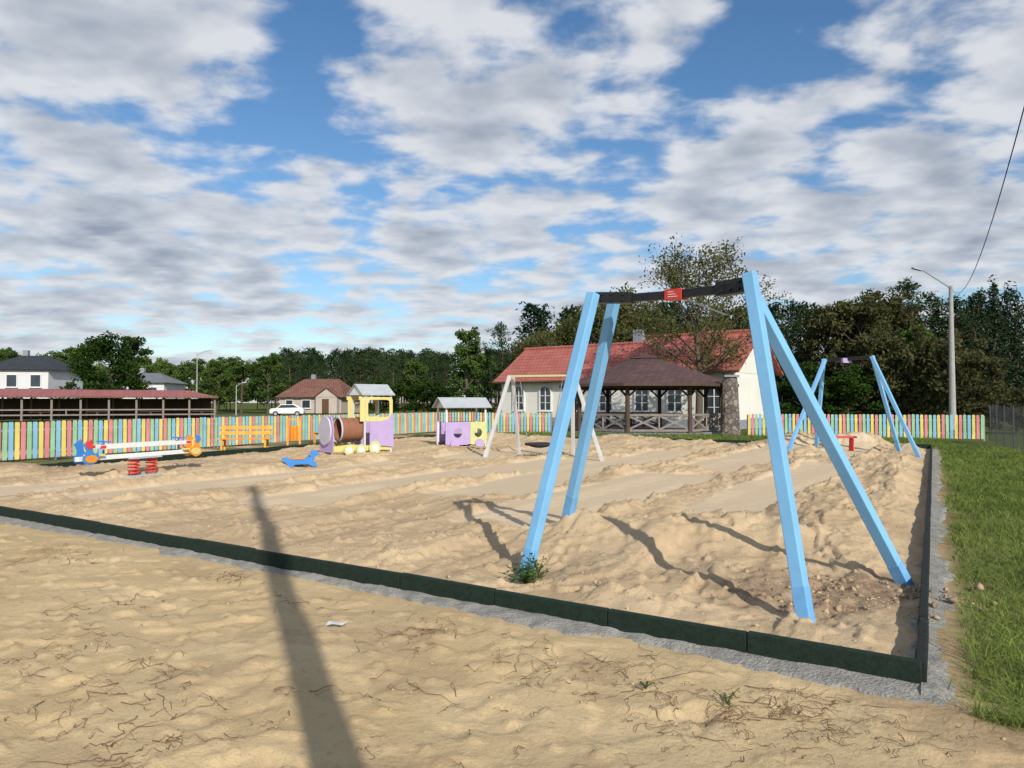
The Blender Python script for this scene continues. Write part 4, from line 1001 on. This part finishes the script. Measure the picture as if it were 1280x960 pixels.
def weed(x, y, z, s, n, label, lm=M['weed']):
    b = B()
    for k in range(max(5, n // 14)):
        az = k * 2.4 + random.uniform(-.3, .3); el = random.uniform(.35, 1.4); Lw = s * random.uniform(.6, 1.3)
        d = Vector((math.cos(az) * math.cos(el), math.sin(az) * math.cos(el), math.sin(el))); b.tube([(0, 0, 0), d * Lw * .5 + Vector((0, 0, .01)), d * Lw], .0025, 4)
        for j in range(7):
            p = d * Lw * (.3 + .1 * j); sd_ = Vector((random.uniform(-1, 1), random.uniform(-1, 1), random.uniform(-.2, .6))).normalized(); l_ = s * random.uniform(.15, .28); q = p + sd_ * l_; c_2 = sd_.cross(Vector((0, 0, 1))).normalized() * l_ * .3
            b.add([p, p + sd_ * l_ * .5 + c_2, q, p + sd_ * l_ * .5 - c_2], [(0, 1, 2, 3)])
    o = b.make('weed_plant', [lm]); o.location = (x, y, z); tag(o, label, 'plant', 'weeds in the sand')
    at = o.data.attributes.new('shade', 'FLOAT', 'POINT'); at.data.foreach_set('value', rng.uniform(0, .6, len(o.data.vertices)).astype(np.float32))
weed(.12, 6.5, .0, .23, 420, 'green weed growing beside the swing leg')
weed(.24, 6.72, .02, .14, 140, 'small green weed beside the swing leg')
weed(1.15, 3.95, -.01, .09, 60, 'tiny green seedling growing in the yellow sand')
weed(.75, 4.15, -.01, .07, 40, 'tiny green seedling growing in the yellow sand')
b = B()
clusters = [(180, 850, .5, 34), (300, 716, .3, 44), (530, 790, .4, 40), (650, 820, .6, 24), (905, 880, .6, 60), (1000, 885, .5, 60), (130, 760, .7, 34), (450, 860, .4, 8), (250, 890, .6, 28), (100, 690, .9, 40), (720, 830, .6, 26), (800, 850, .5, 30), (80, 820, .6, 26), (150, 935, .2, 16), (420, 750, .9, 18), (1100, 905, .5, 26), (600, 900, 1.0, 20), (60, 900, .4, 14)]
def pix2g(px, py): d = CH * F / (py - HY); return (px - 640) / F * d, d
for px, py, sp_, n in clusters:
    cx, cy = pix2g(px, py)
    for k in range(n):
        x = cx + random.gauss(0, sp_ * .42); y = cy + random.gauss(0, sp_ * .42)
        if (np.array([x, y]) - Q0) @ nf < .35: continue
        a = random.uniform(0, 2 * pi); L = random.uniform(.008, .045) * (1 if random.random() < .82 else 1.9); pts = []
        for j in range(6):
            zz = float(yard_h(np.array([x]), np.array([y]))[0][0]) + .004 + random.uniform(0, .012) + (.02 * math.sin(j / 5 * pi) if random.random() < .3 else 0)
            pts.append((x, y, zz)); x += math.cos(a) * L; y += math.sin(a) * L; a += random.gauss(0, .6)
        b.tube(pts, random.uniform(.0013, .0031), 4, 0, r1=.0008)
o = b.make('roots', [M['twig']]); o['kind'] = 'stuff'; tag(o, 'thin brown roots and twigs scattered on sand', 'roots')
px_, py_ = pix2g(422, 782); zq = float(yard_h(np.array([px_]), np.array([py_]))[0][0])
b = B(); b.add([(-.07, -.03, .012), (-.02, -.045, .03), (.05, -.03, .015), (.08, .02, .03), (.01, .04, .012), (-.06, .03, .03)], [(0, 1, 5), (1, 2, 4, 5), (2, 3, 4)])
o = b.make('paper_scrap', [M['white']]); o.location = (px_, py_, zq); tag(o, 'crumpled white paper scrap lying on the sand', 'litter')
def clods(name, X, Y, Z, sizes, m, label, soilr=.35):
    n = len(X); base = np.array([[1, 0, 0], [0, 1, 0], [-1, 0, 0], [0, -1, 0], [0, 0, 1], [0, 0, -1]], float)
    tri = np.array([[0, 1, 4], [1, 2, 4], [2, 3, 4], [3, 0, 4], [1, 0, 5], [2, 1, 5], [3, 2, 5], [0, 3, 5]])
    jit = base[None] * rng.uniform(.6, 1.3, (n, 6, 1)) + rng.normal(size=(n, 6, 3)) * .22
    V = jit * sizes[:, None, None] * np.array([1, 1, .75]) + np.stack([X, Y, Z], 1)[:, None]
    Fq = (np.arange(n)[:, None, None] * 6 + tri[None]).reshape(-1, 3)
    o = npmesh(name, V.reshape(-1, 3), Fq, m, dict(flat=np.zeros(n * 6), soil=np.repeat(rng.uniform(0, soilr, n), 6), grass=np.zeros(n * 6)), smooth=True, nper=3); o['kind'] = 'stuff'; tag(o, label, 'clods')
n = 4200; X = rng.uniform(-8, 2.4, n); Y = rng.uniform(2.8, 11, n); k_ = ((np.stack([X, Y], 1) - Q0) @ nf > .3); X = X[k_]; Y = Y[k_]
clods('sand_clods', X, Y, yard_h(X, Y)[0], .003 + .012 * rng.uniform(0, 1, len(X)) ** 4, yardm, 'small clods of damp sand on the yard')
n = 6000; a1 = rng.uniform(0, 1, n) ** 1.6; a2 = rng.uniform(0, 1, n) ** 1.3; P2 = Q0 + a1[:, None] * (Q1 - Q0) + a2[:, None] * (Q3 - Q0)
hq, fq, _ = sand_h(P2[:, 0], P2[:, 1]); k_ = rng.uniform(0, 1, n) > fq * 1.2
clods('sand_lumps', P2[k_, 0], P2[k_, 1], hq[k_], .005 + .026 * rng.uniform(0, 1, k_.sum()) ** 6, sandm, 'lumps of loose sand inside the play area')
n = 500; X = rng.normal(2.85, .6, n); Y = rng.normal(6.0, .4, n); hq, _, so_2 = sand_h(X, Y); k_ = so_2 > .3
clods('soil_clods', X[k_], Y[k_], hq[k_], .008 + .04 * rng.uniform(0, 1, k_.sum()) ** 4, sandm, 'dark soil clods around the swing footing', 1.0)

# ------------------------------------------------------------------ light & sky
EL = math.radians(30); sd = Vector((.366 * math.cos(EL), -.93 * math.cos(EL), math.sin(EL))).normalized()
sl = bpy.data.lights.new('sun', 'SUN'); sl.energy = 4.5; sl.angle = math.radians(.6); sl.color = (1, .955, .87)
so = bpy.data.objects.new('sun', sl); coll.objects.link(so); so.rotation_euler = (-sd).to_track_quat('-Z', 'Y').to_euler(); so.location = (10, -20, 30)
w = bpy.data.worlds.new('World'); scene.world = w; w.use_nodes = True; nt = w.node_tree; N = nt.nodes; L = nt.links; N.clear()
try:
    w.cycles.sampling_method = 'MANUAL'; w.cycles.sample_map_resolution = 256
except Exception: pass
out = N.new('ShaderNodeOutputWorld'); sky = N.new('ShaderNodeTexSky'); sky.sky_type = 'NISHITA'; sky.sun_disc = False
sky.sun_elevation = EL; sky.sun_rotation = math.atan2(sd.x, sd.y); sky.air_density = 1.0; sky.dust_density = .4; sky.ozone_density = 2.5
hs = N.new('ShaderNodeHueSaturation'); hs.inputs['Saturation'].default_value = 1.18; L.new(sky.outputs[0], hs.inputs['Color'])
bg1 = N.new('ShaderNodeBackground'); bg1.inputs['Strength'].default_value = .125; L.new(hs.outputs[0], bg1.inputs['Color'])
tc = N.new('ShaderNodeTexCoord'); G = tc.outputs['Generated']
def mth(op, a, b=None, c=None, clamp=False):
    n = N.new('ShaderNodeMath'); n.operation = op; n.use_clamp = clamp
    for i, v in enumerate((a, b, c)):
        if v is None: continue
        if isinstance(v, (int, float)): n.inputs[i].default_value = v
        else: L.new(v, n.inputs[i])
    return n.outputs[0]
sx = N.new('ShaderNodeSeparateXYZ'); L.new(G, sx.inputs[0])
zz = mth('ADD', mth('MAXIMUM', sx.outputs[2], 0.0), .16)
cu = N.new('ShaderNodeCombineXYZ'); L.new(mth('DIVIDE', sx.outputs[0], zz), cu.inputs[0]); L.new(mth('DIVIDE', sx.outputs[1], zz), cu.inputs[1])
def noise(sc, det, ro, off=(0, 0, 0), strch=(1, 1, 1), dist=0):
    mp = N.new('ShaderNodeMapping'); mp.inputs['Scale'].default_value = strch; mp.inputs['Location'].default_value = off; L.new(cu.outputs[0], mp.inputs[0])
    n = N.new('ShaderNodeTexNoise'); n.noise_dimensions = '2D'; n.inputs['Scale'].default_value = sc; n.inputs['Detail'].default_value = det; n.inputs['Roughness'].default_value = ro; n.inputs['Distortion'].default_value = dist
    L.new(mp.outputs[0], n.inputs['Vector']); return n.outputs['Fac']
big = noise(1.35, 2, .5, (3, 1, 0)); mid = noise(4.4, 6, .53, (0, 5, 2), (.95, 1.15, 1), .1); mid2 = noise(4.4, 3, .5, (-.03, 5.085, 2), (.95, 1.15, 1), .1)
dens = mth('ADD', mth('MULTIPLY', big, .42), mth('MULTIPLY', mid, .58))
def blob(px, py, rad, amt):
    global dens
    v = Vector(((px - 640) / F, 1, (HY - py) / F)).normalized()
    n = N.new('ShaderNodeVectorMath'); n.operation = 'DISTANCE'; L.new(G, n.inputs[0]); n.inputs[1].default_value = v
    mr = N.new('ShaderNodeMapRange'); mr.interpolation_type = 'SMOOTHSTEP'; mr.inputs[1].default_value = 0; mr.inputs[2].default_value = rad; mr.inputs[3].default_value = amt; mr.inputs[4].default_value = 0
    L.new(n.outputs['Value'], mr.inputs[0]); dens = mth('ADD', dens, mr.outputs[0])
for a in [(390, 30, .10, -.14), (375, 120, .09, -.13), (250, 200, .13, -.14), (90, 195, .12, -.11), (450, 245, .12, -.12), (560, 250, .07, -.07), (860, 110, .09, -.14), (955, 40, .11, -.13), (1010, 215, .08, -.05), (390, 350, .06, -.05),
          (150, 80, .20, .10), (600, 110, .20, .09), (180, 290, .18, .08), (330, 300, .14, .08), (1150, 120, .3, .08), (750, 50, .2, .06), (600, 340, .2, .06), (900, 270, .2, .07), (100, 380, .3, .06), (1100, 330, .3, .05)]: blob(*a)
hz_ = mth('MULTIPLY', mth('SUBTRACT', sx.outputs[2], .6), -.2); dens = mth('ADD', dens, mth('MINIMUM', hz_, 0.0))
def mrange(v, a, b_, c=0, d=1):
    mr = N.new('ShaderNodeMapRange'); mr.interpolation_type = 'SMOOTHSTEP'
    for i, q in enumerate((a, b_, c, d)): mr.inputs[i + 1].default_value = q
    L.new(v, mr.inputs[0]); return mr.outputs[0]
cov = mrange(dens, .40, .57)
thick_shade = mth('ADD', mrange(dens, .48, .76, .1, .74), mth('MULTIPLY', mth('SUBTRACT', mid2, mid), 1.9), clamp=True)  # cloud grey by density, plus sunlit and shaded relief painted from offset noise
cr_ = N.new('ShaderNodeValToRGB'); e = cr_.color_ramp.elements; e[0].color = (.78, .80, .84, 1); e[1].color = (.32, .365, .45, 1)
e2 = cr_.color_ramp.elements.new(.45); e2.color = (.55, .59, .66, 1)
L.new(thick_shade, cr_.inputs['Fac'])
bg2 = N.new('ShaderNodeBackground'); bg2.inputs['Strength'].default_value = .95; L.new(cr_.outputs[0], bg2.inputs['Color'])
mx = N.new('ShaderNodeMixShader'); L.new(mth('MULTIPLY', cov, .94), mx.inputs[0]); L.new(bg1.outputs[0], mx.inputs[1]); L.new(bg2.outputs[0], mx.inputs[2])
bg3 = N.new('ShaderNodeBackground'); bg3.inputs['Color'].default_value = (.52, .60, .70, 1); bg3.inputs['Strength'].default_value = .95
mx2 = N.new('ShaderNodeMixShader'); L.new(mrange(sx.outputs[2], .0, .10, .5, 0), mx2.inputs[0]); L.new(mx.outputs[0], mx2.inputs[1]); L.new(bg3.outputs[0], mx2.inputs[2])
L.new(mx2.outputs[0], out.inputs['Surface'])

# ------------------------------------------------------------------ camera
cam = bpy.data.cameras.new('camera'); co = bpy.data.objects.new('camera', cam); coll.objects.link(co)
cam.sensor_width = 36; cam.lens = 36 * F / 1280; cam.clip_end = 4000; cam.clip_start = .05
co.location = (0, 0, CH); co.rotation_euler = (math.radians(90) + math.atan((HY - 480) / F), 0, 0)
scene.camera = co
